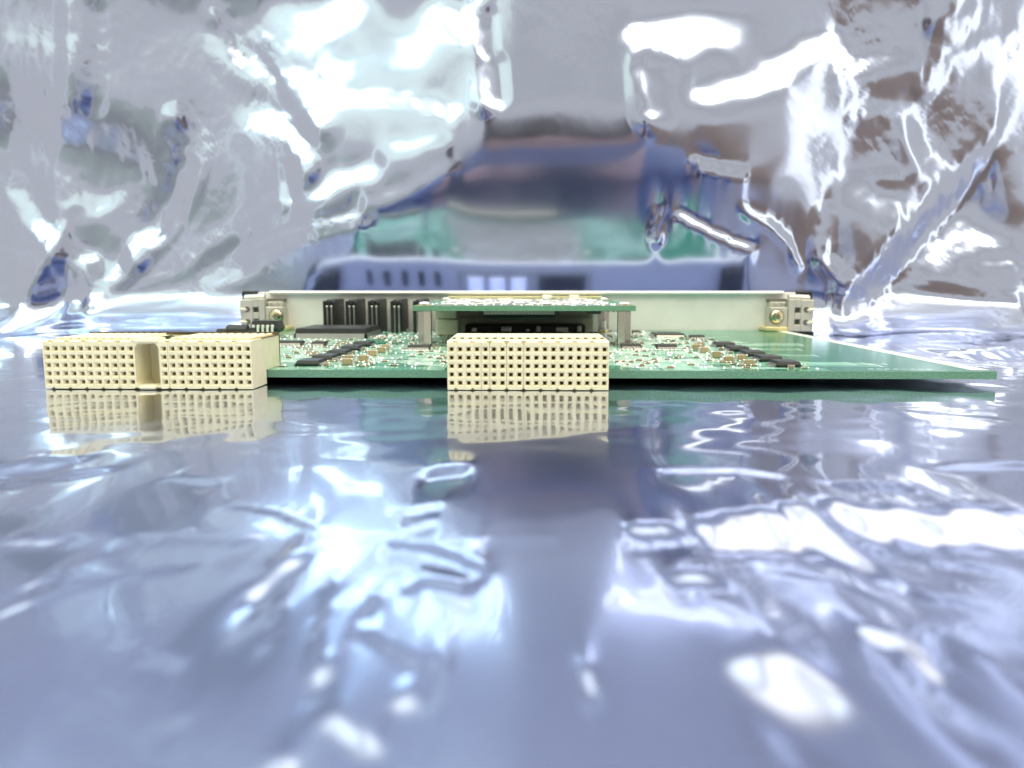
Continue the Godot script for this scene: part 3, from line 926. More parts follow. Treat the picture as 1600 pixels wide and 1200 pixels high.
# ---- the 2 mm hard metric connectors
func build_connector(b: Node3D, x0: float, columns: int, keyed: bool) -> void:
	var zf := -175.7
	var c := Node3D.new()
	c.name = "connector"
	b.add_child(c, true)
	c.set_meta("label", "long cream connector with a key slot in its middle" if keyed else "short cream connector with nineteen columns of holes")
	var y0 := -0.15
	var rows := 5
	var first := 0.4
	var top := 11.35
	var x1 := x0 + columns * 2.0
	var back := Vector3.BACK
	var face := Shape.new()
	var inner := Shape.new()
	var contacts := Shape.new()
	for i in columns:
		if keyed and i >= 11 and i <= 13:
			continue
		var gl := 0.05 if i in [4, 5, 7, 9] and not keyed or keyed and i in [9, 15] else 0.0
		var gr := 0.05 if i + 1 in [4, 5, 7, 9] and not keyed or keyed and i + 1 in [9, 15] else 0.0
		var a := x0 + i * 2.0 + gl
		var e := x0 + i * 2.0 + 2.0 - gr
		if gl > 0.0:
			for side in [[a, 1.0], [a - 2.0 * gl, -1.0]]:
				face.quad(Vector3(side[0], y0, zf), Vector3(side[0], top, zf), Vector3(side[0], top, zf - 0.5), Vector3(side[0], y0, zf - 0.5), Vector3(-side[1], 0, 0))
			face.quad(Vector3(a, y0, zf - 0.5), Vector3(a, top, zf - 0.5), Vector3(a - 2 * gl, top, zf - 0.5), Vector3(a - 2 * gl, y0, zf - 0.5), back)
		var xc := x0 + i * 2.0 + 1.0
		for j in rows:
			var yb := first + j * 2.0
			var yc := yb + 1.0
			ring(face, a, e, yb, yb + 2.0, zf, xc, yc, 0.70, zf)
			ring_square(face, xc, yc, 0.70, zf, 0.40, zf - 0.55)
			ring_square(inner, xc, yc, 0.40, zf - 0.55, 0.40, zf - 8.0)
			inner.quad(Vector3(xc - 0.4, yc - 0.4, zf - 8.0), Vector3(xc + 0.4, yc - 0.4, zf - 8.0), Vector3(xc + 0.4, yc + 0.4, zf - 8.0), Vector3(xc - 0.4, yc + 0.4, zf - 8.0), back)
			contacts.box(xc - 0.36, xc - 0.16, yc - 0.3, yc + 0.3, zf - 7.8, zf - 1.1 - 0.5 * float((i * 7 + j * 3) % 4), 0.03)
			contacts.box(xc + 0.16, xc + 0.36, yc - 0.3, yc + 0.3, zf - 7.8, zf - 1.3, 0.03)
			contacts.box(xc - 0.14, xc + 0.14, yc - 0.36, yc + 0.36, zf - 7.9, zf - 4.0, 0.03)
		# lower margin with a notch after every second column, upper margin with a dimple
		var notch := (i % 2 == 0)
		var edge := e if notch else a
		var other := a if notch else e
		var cut := edge + (-0.55 if notch else 0.55)
		if (notch and i < columns - 1) or (not notch):
			face.quad(Vector3(other, y0, zf), Vector3(cut, y0, zf), Vector3(edge, first - 0.12, zf), Vector3(other, first, zf), back)
			face.tri(Vector3(edge, first - 0.12, zf), Vector3(edge, first, zf), Vector3(other, first, zf), back)
			inner.quad(Vector3(cut, y0, zf), Vector3(edge, first - 0.12, zf), Vector3(edge, first - 0.12, zf - 1.2), Vector3(cut, y0, zf - 1.2), Vector3.DOWN)
			inner.tri(Vector3(cut, y0, zf - 1.2), Vector3(edge, first - 0.12, zf - 1.2), Vector3(edge, y0, zf - 1.2), back)
			face.quad(Vector3(other, 10.4, zf), Vector3(edge, 10.4, zf), Vector3(edge, 10.62, zf), Vector3(other, 10.62, zf), back)
			var dim := edge + (-0.6 if notch else 0.6)
			face.quad(Vector3(other, 10.62, zf), Vector3(edge, 10.62, zf), Vector3(dim, 11.1, zf), Vector3(other, 11.1, zf), back)
			face.quad(Vector3(edge, 10.62, zf), Vector3(dim, 11.1, zf), Vector3(dim, 11.1, zf - 0.6), Vector3(edge, 10.62, zf - 0.6), Vector3.UP)
			face.quad(Vector3(other, 11.1, zf), Vector3(dim, 11.1, zf), Vector3(dim, top, zf - 0.45), Vector3(other, top, zf - 0.45), Vector3(0, 1, 1))
			face.quad(Vector3(dim, 11.1, zf - 0.6), Vector3(edge, 11.1, zf - 0.6), Vector3(edge, 10.62, zf - 0.6), Vector3(dim, 10.9, zf - 0.6), back)
			face.quad(Vector3(dim, 11.1, zf - 0.62), Vector3(edge, 11.1, zf - 0.62), Vector3(edge, top, zf - 0.62), Vector3(dim, top, zf - 0.62), back)
		else:
			face.quad(Vector3(a, y0, zf), Vector3(e, y0, zf), Vector3(e, first, zf), Vector3(a, first, zf), back)
			face.quad(Vector3(a, 10.4, zf), Vector3(e, 10.4, zf), Vector3(e, 11.1, zf), Vector3(a, 11.1, zf), back)
			face.quad(Vector3(a, 11.1, zf), Vector3(e, 11.1, zf), Vector3(e, top, zf - 0.45), Vector3(a, top, zf - 0.45), Vector3(0, 1, 1))
	# shell behind the face
	var low := -185.4
	var rear := -195.7
	for x in [x0, x1]:
		var o := Vector3(signf(x - (x0 + x1) / 2), 0, 0)
		face.quad(Vector3(x, y0, zf), Vector3(x, 11.1, zf), Vector3(x, 11.1, low), Vector3(x, y0, low), o)
		face.quad(Vector3(x, 11.1, zf), Vector3(x, top, zf - 0.45), Vector3(x, top, low), Vector3(x, 11.1, low), o)
		face.quad(Vector3(x, TOP + 0.05, low), Vector3(x, top, low), Vector3(x, top, rear), Vector3(x, TOP + 0.05, rear), o)
	face.quad(Vector3(x0, y0, zf), Vector3(x1, y0, zf), Vector3(x1, y0, low), Vector3(x0, y0, low), Vector3.DOWN)
	face.quad(Vector3(x0, y0, low), Vector3(x1, y0, low), Vector3(x1, TOP + 0.05, low), Vector3(x0, TOP + 0.05, low), Vector3.FORWARD)
	var spans := [[x0, x0 + 22.0], [x0 + 28.0, x1]] if keyed else [[x0, x1]]
	for sp in spans:
		face.quad(Vector3(sp[0], top, zf - 0.45), Vector3(sp[1], top, zf - 0.45), Vector3(sp[1], top, rear), Vector3(sp[0], top, rear), Vector3.UP)
	face.quad(Vector3(x0, TOP + 0.05, rear), Vector3(x1, TOP + 0.05, rear), Vector3(x1, top, rear), Vector3(x0, top, rear), Vector3.FORWARD)
	put("housing", face, M.cream, c)
	put("hole_wall", inner, M.cream, c, "stuff")
	put("contact_spring", contacts, M.contact, c, "stuff")
	# teeth along the rear of the top and the contacts between them
	var tooth := Shape.new()
	var tz := zf - 3.0 if keyed else zf - 6.5
	tooth.box(-0.55, 0.55, top - 0.1, top + 0.5, rear + 0.4, tz, 0.15)
	var tooth_mesh := tooth.mesh()
	var bar := Shape.new()
	bar.box(-0.42, 0.42, top - 0.05, top + 0.2, rear + 0.5, tz - 0.5, 0.06)
	var bar_mesh := bar.mesh()
	for i in columns + 1:
		if keyed and i >= 11 and i <= 14:
			continue
		if i > 0 and i < columns:
			put("tooth", tooth_mesh, M.cream, c).position = Vector3(x0 + i * 2.0, 0, 0) * MM
		if i < columns and not (keyed and i >= 10 and i <= 13):
			put("top_contact", bar_mesh, M.gold if keyed else M.shield, c).position = Vector3(x0 + i * 2.0 + 1.0, 0, 0) * MM
	# dark shield plate down the rear
	var plate := Shape.new()
	plate.box(x0 - 0.1, x1 + 0.12, TOP + 0.2, top + (0.75 if keyed else 0.2), rear - 0.35, rear - 0.05, 0.05)
	if keyed:
		plate.box(x1 + 0.02, x1 + 0.14, top - 0.05, top + 0.2, rear, zf - 7.0, 0.02)
	if not keyed:
		var slab := Shape.new()
		slab.box(x0 + 0.4, x1 - 0.4, top - 0.1, top + 0.52, rear + 0.3, tz - 2.6, 0.2)
		put("rear_ledge", slab, M.cream, c)
	put("shield_plate", plate, M.shield, c)
	if keyed:
		build_key(c, x0 + 22.0, x0 + 28.0, zf, y0, top)


func ring(s: Shape, a: float, e: float, y0: float, y1: float, z: float, xc: float, yc: float, h: float, z2: float) -> void:
	var o := [Vector3(a, y0, z), Vector3(e, y0, z), Vector3(e, y1, z), Vector3(a, y1, z)]
	var i := [Vector3(xc - h, yc - h, z2), Vector3(xc + h, yc - h, z2), Vector3(xc + h, yc + h, z2), Vector3(xc - h, yc + h, z2)]
	for k in 4:
		s.quad(o[k], o[(k + 1) % 4], i[(k + 1) % 4], i[k], Vector3.BACK)


func ring_square(s: Shape, xc: float, yc: float, h0: float, z0: float, h1: float, z1: float) -> void:
	var c := Vector3(xc, yc, z0 + 0.2)
	var p := []
	for k in [[h0, z0], [h1, z1]]:
		var h: float = k[0]
		p.append([Vector3(xc - h, yc - h, k[1]), Vector3(xc + h, yc - h, k[1]), Vector3(xc + h, yc + h, k[1]), Vector3(xc - h, yc + h, k[1])])
	for k in 4:
		var j := (k + 1) % 4
		var mid: Vector3 = (p[0][k] + p[1][j]) / 2
		s.quad(p[0][k], p[0][j], p[1][j], p[1][k], Vector3(xc - mid.x, yc - mid.y, 0.01))


func build_key(c: Node3D, x0: float, x1: float, zf: float, y0: float, top: float) -> void:
	# the keying bay: an eight-sided well with a lip above and a foot below
	var xm := (x0 + x1) / 2
	var out := PackedVector2Array([Vector2(x0 + 0.7, 0.35), Vector2(x1 - 0.7, 0.35), Vector2(x1 - 0.1, 1.3), Vector2(x1 - 0.1, 9.6), Vector2(x1 - 0.9, 10.7), Vector2(x0 + 0.9, 10.7), Vector2(x0 + 0.1, 9.6), Vector2(x0 + 0.1, 1.3)])
	var z1 := zf - 7.5
	var walls := Shape.new()
	var frame := Shape.new()
	var rim := PackedVector2Array([Vector2(x0, y0 + 0.3), Vector2(x1, y0 + 0.3), Vector2(x1, 1.3), Vector2(x1, 9.6), Vector2(x1, top), Vector2(x0, top), Vector2(x0, 9.6), Vector2(x0, 1.3)])
	for k in 8:
		var j := (k + 1) % 8
		var a := Vector3(out[k].x, out[k].y, zf)
		var e := Vector3(out[j].x, out[j].y, zf)
		var mid := (a + e) / 2
		walls.quad(a, e, e + Vector3(0, 0, z1 - zf), a + Vector3(0, 0, z1 - zf), Vector3(xm - mid.x, 5.5 - mid.y, 0))
		frame.quad(a, e, Vector3(rim[j].x, rim[j].y, zf), Vector3(rim[k].x, rim[k].y, zf), Vector3.BACK)
		walls.tri(Vector3(xm, 5.5, z1), a + Vector3(0, 0, z1 - zf), e + Vector3(0, 0, z1 - zf), Vector3.BACK)
	# a thin rib stands in the well
	walls.box(xm - 0.35, xm - 0.05, 1.6, 10.2, z1, z1 + 1.6, 0.05)
	put("key_frame", frame, M.cream, c)
	put("key_well", walls, M.cream, c)
	var foot := Shape.new()
	foot.frustum(x0 + 1.0, x1 - 1.0, zf - 3.0, zf + 0.9, y0 - 0.05, 0.75, 0.25, 0.5)
	put("key_foot", foot, M.cream, c)
	var lip := Shape.new()
	lip.frustum(x0 + 0.2, x1 - 0.2, zf - 4.5, zf + 0.25, 10.75, 11.9, 0.3, 0.4)
	put("key_lip", lip, M.cream, c)


# ---- the panel at the far edge with its two ejector blocks
func build_panel(b: Node3D) -> void:
	var p := Node3D.new()
	p.name = "front_panel"
	b.add_child(p, true)
	var x0 := -130.5
	var x1 := 127.5
	var s := Shape.new()
	s.box(x0, x1, 0.6, 20.4, REAR - 2.5, REAR - 0.1, 0.25)
	put("plate", s, M.panel, p)
	s = Shape.new()
	s.box(x0 + 12.0, x1 - 12.0, 19.4, 21.0, REAR - 2.5, REAR + 2.2, 0.9)
	put("flange", s, M.lip, p)
	# its outer side, which the film mirrors: tips of the switches, a frame with a dark window, two more frames
	for k in 5:
		s = Shape.new()
		s.box(-87.6 + k * 9.7, -84.2 + k * 9.7, 6.5, 15.0, REAR - 4.0, REAR - 2.4, 0.5)
		put("switch_tip", s, M.black, p)
	s = Shape.new()
	s.box(-36.0, 34.0, 3.0, 16.5, REAR - 3.4, REAR - 2.4, 0.3)
	put("outer_frame", s, M.zinc, p)
	s = Shape.new()
	s.box(6.0, 31.0, 4.5, 15.0, REAR - 3.9, REAR - 3.3, 0.3)
	put("dark_window", s, M.black, p)
	for x in [-31.0, -20.0, -9.0]:
		s = Shape.new()
		s.box(x, x + 8.5, 5.0, 14.5, REAR - 5.0, REAR - 3.3, 0.5)
		put("metal_socket", s, M.tin, p)
	for x in [-121.0, 104.0]:
		s = Shape.new()
		s.box(x, x + 15.0, 3.0, 17.5, REAR - 9.0, REAR - 2.4, 0.8)
		put("outer_grip", s, M.black, p)
	for side in [-1.0, 1.0]:
		build_ejector(b, x0 if side < 0 else x1, side)


func build_ejector(b: Node3D, end: float, side: float) -> void:
	var o := Node3D.new()
	o.name = "ejector_handle"
	b.add_child(o, true)
	o.set_meta("label", "grey ejector block with a screw on the left end of the panel" if side < 0 else "grey ejector block with a screw on the right end of the panel")
	var zf := REAR + 8.0
	var i := -side   # towards the middle
	var s := Shape.new()
	# body as a slab with two square holes: built of bars round the holes
	var hx0 := end + i * 6.6
	var hx1 := end + i * 9.2
	s.box(end + i * 0.9, hx0, 3.2, 17.2, REAR, zf, 0.35)
	s.box(hx1, end + i * 12.0, 3.2, 17.6, REAR, zf, 0.3)
	s.box(hx0, hx1, 3.2, 6.2, REAR, zf - 0.02, 0.2)
	s.box(hx0, hx1, 8.6, 11.4, REAR, zf - 0.02, 0.2)
	s.box(hx0, hx1, 13.8, 17.5, REAR, zf - 0.02, 0.2)
	s.box(end + i * 12.0, end + i * 20.0, 3.2, 14.0, REAR, zf - 0.6, 0.4)
	s.box(end + i * 12.1, end + i * 19.4, 14.0, 16.2, REAR, zf - 3.2, 0.3)
	s.box(end + i * 13.4, end + i * 14.2, 14.2, 16.0, REAR, zf - 1.4, 0.2)
	s.box(end + i * 16.4, end + i * 17.2, 14.2, 16.0, REAR, zf - 1.4, 0.2)
	put("block", s, M.zinc, o)
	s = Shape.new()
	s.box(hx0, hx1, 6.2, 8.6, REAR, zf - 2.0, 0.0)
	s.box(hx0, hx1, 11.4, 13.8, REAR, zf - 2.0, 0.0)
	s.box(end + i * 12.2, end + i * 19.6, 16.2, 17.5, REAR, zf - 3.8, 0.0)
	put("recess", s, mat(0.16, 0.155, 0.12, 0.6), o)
	s = Shape.new()
	s.box(end - i * 0.6, end + i * 1.6, 0.5, 20.6, REAR - 3.0, REAR + 1.5, 0.4)
	s.box(end - i * 0.4, end + i * 6.5, 18.4, 21.0, REAR - 3.0, REAR + 2.0, 0.5)
	s.box(end - i * 0.5, end + i * 8.0, 0.4, 3.1, REAR - 2.0, zf - 2.0, 0.4)
	put("handle_grip", s, M.black, o)
	s = Shape.new()
	s.lathe(Vector3(end + i * 2.2, 17.6, zf - 2.6), Vector3(i, 0.05, 0), [[0.0, 0.0], [1.4, 0.05], [1.7, 0.6], [1.7, 9.0], [1.4, 9.4], [0.0, 9.5]], 18)
	put("pivot_pin", s, mat(0.66, 0.66, 0.60, 0.3, 0.6), o)
	for y in [12.6, 7.0]:
		s = Shape.new()
		s.lathe(Vector3(end + i * 4.0, y, zf - 1.0), Vector3(side, 0.1, 0.75), [[0.0, -1.5], [0.85, -1.5], [0.8, 3.2], [0.55, 3.7], [0.0, 3.9]], 14)
		put("guide_pin", s, mat(0.72, 0.70, 0.60, 0.4, 0.2), o)
		s = Shape.new()
		s.lathe(Vector3(end + i * 4.2, y + 0.2, zf), Vector3(0, 0, 1), [[1.3, 0.0], [1.3, 0.06], [0.0, 0.07]], 16)
		put("pin_hole", s, mat(0.12, 0.11, 0.09, 0.6), o)
	# screw with a cross slot
	var at := Vector3(end + i * 17.0, 9.8, zf - 0.6)
	s = Shape.new()
	s.lathe(at, Vector3.BACK, [[3.4, 0.0], [3.4, 0.1], [0.0, 0.12]], 24)
	put("screw_seat", s, mat(0.22, 0.20, 0.15, 0.6), o)
	s = Shape.new()
	s.lathe(at, Vector3.BACK, [[2.9, 0.05], [2.9, 0.9], [2.3, 1.5], [1.2, 1.8], [0.0, 1.85]], 24)
	put("screw", s, M.brass, o)
	s = Shape.new()
	s.box(at.x - 1.3, at.x + 1.3, at.y - 0.22, at.y + 0.22, at.z + 1.0, at.z + 1.9, 0.05)
	s.box(at.x - 0.22, at.x + 0.22, at.y - 1.3, at.y + 1.3, at.z + 1.0, at.z + 1.91, 0.05)
	put("cross_slot", s, mat(0.20, 0.19, 0.12, 0.4, 0.6), o)
	s = Shape.new()
	s.box(end + i * 12.5, end + i * 22.5, TOP + 0.02, 5.2, REAR, zf + 1.5, 0.3)
	put("bracket_foot", s, mat(0.70, 0.60, 0.32, 0.35, 0.4), o)


# ---- the small raised board on hexagonal posts
func build_mezzanine(b: Node3D) -> void:
	var m := Node3D.new()
	m.name = "mezzanine_board"
	b.add_child(m, true)
	m.set_meta("label", "small green board raised on metal posts above the main board")
	var x0 := -38.2
	var x1 := 35.6
	var zf := -250.0
	var zr := -342.5
	var yt := 17.3
	var s := Shape.new()
	s.box(x0, x1, yt - 1.75, yt, zr, zf, 0.06)
	put("board_core", s, M.edge, m)
	var rng := RandomNumberGenerator.new()
	rng.seed = 5
	# tinned joints and copper on the upper side
	var bumps := Shape.new()
	for k in 420:
		var x := rng.randf_range(x0 + 5, x1 - 5)
		var z := rng.randf_range(zr + 4, zf - 2)
		bumps.lathe(Vector3(x, yt, z), Vector3.UP, [[rng.randf_range(0.35, 0.8), 0.0], [0.3, 0.25], [0.0, 0.32]], 6)
	for k in 150:
		var x := rng.randf_range(x0 + 5, x1 - 9)
		var z := rng.randf_range(zr + 6, zf - 3)
		bumps.box(x, x + rng.randf_range(1.0, 3.6), yt, yt + rng.randf_range(0.15, 0.7), z, z + rng.randf_range(0.8, 1.8), 0.08)
	put("solder_joint", bumps, M.solder, m, "stuff")
	var ground := Shape.new()
	ground.box(x0 + 7, x1 - 7, yt, yt + 0.04, zr + 3, zf - 1.2, 0.0)
	put("copper_area", ground, mat(0.52, 0.55, 0.52, 0.3, 0.85), m)
	s = Shape.new()
	s.box(x0 + 2.0, x1 - 2.0, yt + 0.1, yt + 1.4, zr - 1.0, zr + 2.5, 0.2)
	put("rear_rail", s, mat(0.62, 0.58, 0.34, 0.4, 0.3), m)
	for x in [-10.0 + 18.5, 20.5]:
		s = Shape.new()
		s.box(x - 2.2, x + 2.2, yt + 0.2, yt + 2.0, zr + 2.5, zr + 5.0, 0.3)
		put("rail_clip", s, M.white_ink, m)
	# posts: near pair and far pair, screws above
	for q in [[x0 + 3.4, -253.6], [x1 - 3.4, -253.6], [x0 + 3.4, -322.0], [x1 - 3.4, -322.0]]:
		var post := Shape.new()
		post.lathe(Vector3(q[0], TOP + 1.0, q[1]), Vector3.UP, [[2.4, 0.0], [2.45, 0.2], [2.45, yt - 1.95 - TOP - 1.0], [2.3, yt - 1.76 - TOP - 1.0]], 6, true)
		put("hex_post", post, M.hex, m)
		s = Shape.new()
		s.lathe(Vector3(q[0], TOP + 0.01, q[1]), Vector3.UP, [[2.2, 0.0], [2.2, 1.0]], 20)
		put("post_collar", s, M.tin, m)
		s = Shape.new()
		s.lathe(Vector3(q[0], yt + 0.01, q[1]), Vector3.UP, [[2.9, 0.0], [2.9, 0.12], [0.0, 0.14]], 24)
		put("gold_pad", s, M.gold, m)
		s = Shape.new()
		s.lathe(Vector3(q[0], yt + 0.14, q[1]), Vector3.UP, [[2.1, 0.0], [2.05, 0.5], [1.5, 1.0], [0.7, 1.15], [0.0, 1.16]], 20)
		put("post_screw", s, M.solder, m)
	# the many-pin connectors that face each other
	for k in 2:
		var y := yt - 1.75 if k == 0 else TOP
		var dir := -1.0 if k == 0 else 1.0
		var cx := -16.3
		var ce := 10.2
		var z := -262.0
		s = Shape.new()
		s.box(cx, ce, minf(y, y + dir * 1.9), maxf(y, y + dir * 1.9), z - 4.6, z - 0.7, 0.1)
		s.frustum(cx + 0.6, ce - 0.6, z - 4.4, z - 0.2, minf(y + dir * 1.6, y + dir * 3.6), maxf(y + dir * 1.6, y + dir * 3.6), 0.5, 0.4)
		s.box(cx - 0.6, cx + 0.6, minf(y, y + dir * 2.2), maxf(y, y + dir * 2.2), z - 5.0, z, 0.15)
		s.box(ce - 0.6, ce + 0.6, minf(y, y + dir * 2.2), maxf(y, y + dir * 2.2), z - 5.0, z, 0.15)
		put("pin_connector", s, M.black, m)
		var pins := Shape.new()
		for i in 50:
			var x := cx + 1.0 + i * 0.497
			pins.box(x - 0.14, x + 0.14, minf(y + dir * 0.05, y + dir * 1.7), maxf(y + dir * 0.05, y + dir * 1.7), z - 0.7, z - 0.35, 0.03)
		put("lead_row", pins, M.tin, m, "stuff")
	# things hanging under it
	s = Shape.new()
	s.frustum(20.5, 25.5, -268.0, -262.5, yt - 3.3, yt - 1.77, 0.3, 0.6)
	put("lower_chip", s, M.chip, m)
	s = Shape.new()
	s.box(14.5, 24.0, yt - 2.4, yt - 1.77, -272.0, -269.0, 0.1)
	put("lower_strip", s, M.black, m)
	for x in [27.4, 29.2, 30.8]:
		s = Shape.new()
		s.box(x, x + 1.1, yt - 2.6, yt - 1.77, -264.0, -263.0, 0.1)
		put("lower_resistor", s, M.grey_cap, m)
	# metal bezel of the small board close to the panel, and its bracket
	s = Shape.new()
	s.box(-31.0, 29.5, TOP + 0.5, yt - 1.8, -341.0, -338.0, 0.4)
	put("bezel", s, mat(0.46, 0.44, 0.37, 0.35, 0.4), m)
	s = Shape.new()
	s.box(-33.0, 28.0, 9.3, 10.1, -337.8, -330.0, 0.2)
	put("bezel_shelf", s, mat(0.40, 0.38, 0.32, 0.35, 0.4), m)
	s = Shape.new()
	s.box(-27.0, 24.5, TOP + 0.1, 6.9, -335.0, -322.0, 0.4)
	put("socket_block", s, M.chip, m)
	for q in [[-24.0, 2.0, 5.6], [-11.5, 4.2, 6.2], [-1.0, 1.6, 5.2], [3.5, 1.6, 6.4], [12.0, 5.0, 6.0], [21.0, 1.8, 6.6]]:
		s = Shape.new()
		s.box(q[0], q[0] + q[1], TOP + 0.6, q[2], -321.9, -320.6, 0.3)
		put("socket_tab", s, M.tin, m)
	s = Shape.new()
	s.box(-38.0, -28.8, 10.2, yt - 1.8, -318.0, -304.0, 0.4)
	s.box(-37.2, -28.2, TOP + 0.4, 10.0, -317.0, -303.0, 0.4)
	put("bracket", s, mat(0.60, 0.58, 0.46, 0.5, 0.2), m)
	s = Shape.new()
	s.lathe(Vector3(28.4, TOP, -283.0), Vector3.UP, [[1.3, 0.0], [1.3, 3.2], [1.8, 3.3], [1.8, 4.3], [1.0, 4.6], [0.9, 7.4], [0.0, 7.6]], 18)
	put("test_post", s, M.solder, m)
	s = Shape.new()
	s.lathe(Vector3(28.4, TOP + 3.0, -283.0), Vector3.UP, [[1.9, 0.0], [2.2, 0.15], [2.2, 0.6], [1.8, 0.75]], 18)
	put("test_post_ring", s, M.gold, m)


# ---- everything small on the main board
func build_components(b: Node3D) -> void:
	# the big flat pack
	chip(b, "flat_pack", "large square black chip with fine leads on all sides", -90.6, -63.0, -318.0, -290.4, 3.3, 0.5, 52, true)
	# five slim black switches in a row by the panel
	for k in 5:
		slim_switch(b, -88.2 + k * 9.7)
	s_cap(b, -57.6, -335.0, 5.6, 3.4, 2.6, M.yellow)
	# memory chips in two slanting rows with their capacitors
	for side in [0, 1]:
		var x: float = [-60.4, 64.0][side]
		for k in 5:
			var z: float = [-193.0, -206.5, -221.0, -237.0, -253.0][k]
			var xx := x + (0.25 * k if side == 0 else -0.1 * k)
			chip(b, "memory_chip", "", xx, xx + 6.0, z - 7.4, z, 1.35, 0.2, 10, false)
	for q in [[-47.8, -196.5], [-49.6, -206.0], [-45.6, -206.0], [-46.2, -221.0], [-45.6, -231.5], [-46.0, -240.5], [57.8, -196.5], [59.6, -209.5], [54.8, -205.0], [54.9, -219.0], [54.6, -233.0], [58.0, -254.0], [54.8, -245.0]]:
		s_cap(b, q[0], q[1], 3.2, 1.7, 1.7, M.tan)
	for q in [[-52.6, -193.5], [-53.0, -204.5], [-53.0, -215.0], [-53.5, -228.0], [-53.2, -241.0], [62.0, -206.0], [62.2, -217.0], [61.8, -229.5], [62.0, -242.0], [66.8, -190.8]]:
		s_cap(b, q[0], q[1], 1.6, 0.9, 0.9, M.grey_cap)
	# small outline chips
	for q in [[-39.0, -31.6, -246.0, -241.4, 10], [30.6, 37.4, -252.0, -247.6, 10], [42.0, 48.8, -250.0, -245.6, 9], [-74.2, -69.4, -259.5, -255.2, 8], [-88.0, -78.5, -263.0, -258.0, 10]]:
		chip(b, "small_chip", "", q[0], q[1], q[2], q[3], 1.25, 0.25, q[4], false)
	chip(b, "thin_flat_pack", "thin square chip with a grey label", 50.6, 62.4, -312.0, -299.8, 1.1, 0.3, 26, true)
	var s := Shape.new()
	s.box(52.4, 60.6, TOP + 1.12, TOP + 1.16, -310.5, -301.5, 0.0)
	put("chip_sticker", s, mat(0.45, 0.46, 0.44, 0.5), b)
	chip(b, "small_chip", "", 62.2, 68.0, -293.5, -289.8, 1.3, 0.2, 5, false)
	chip(b, "small_chip", "", 44.0, 47.4, -322.0, -318.6, 1.2, 0.2, 4, false)
	# relay with five broad terminals and the black block beside it, behind the long connector
	relay(b, -116.3, -104.6, -322.0, -312.0)
	s = Shape.new()
	s.frustum(-117.5, -106.0, -291.0, -280.0, TOP + 0.1, TOP + 4.2, 0.5, 0.6)
	put("inductor", s, M.chip, b)
	s = Shape.new()
	s.lathe(Vector3(-109.5, TOP + 4.0, -272.0), Vector3(1, 0, 0), [[0.0, 0.0], [2.2, 0.1], [2.4, 0.5], [2.4, 7.0], [2.2, 7.4], [0.0, 7.5]], 18)
	put("round_inductor", s, M.black, b)
	# a scatter of tiny soldered parts, each too small to pick apart
	var rng := RandomNumberGenerator.new()
	rng.seed = 41
	var joints := Shape.new()
	var grains := Shape.new()
	for k in 1500:
		var x := rng.randf_range(-98.0, 74.0)
		var z := rng.randf_range(-338.0, -190.0)
		if absf(x) < 24.0 and z > -200.0 or x > -92.0 and x < -61.0 and z < -288.0 and z > -320.0 or x > 52.0 and z < -296.0:
			continue
		if k % 3 == 0:
			var l := rng.randf_range(0.5, 0.9)
			grains.box(x - l, x + l, TOP, TOP + rng.randf_range(0.35, 0.6), z - 0.35, z + 0.35, 0.08)
			joints.box(x - l - 0.45, x - l, TOP, TOP + 0.5, z - 0.36, z + 0.36, 0.15)
			joints.box(x + l, x + l + 0.45, TOP, TOP + 0.5, z - 0.36, z + 0.36, 0.15)
		else:
			joints.lathe(Vector3(x, TOP, z), Vector3.UP, [[rng.randf_range(0.3, 0.55), 0.0], [0.25, 0.22], [0.0, 0.3]], 6)
	for row in [[-90.0, -70.0, -251.0], [-40.0, -28.0, -236.5], [29.0, 52.0, -240.5], [-95.0, -84.0, -246.0]]:
		var x: float = row[0]
		while x < row[1]:
			joints.box(x, x + 0.7, TOP, TOP + 0.45, row[2] - 1.1, row[2] + 0.6, 0.15)
			x += 1.27
	put("solder_joint", joints, M.solder, b, "stuff")
	put("tiny_resistor", grains, M.grey_cap, b, "stuff")


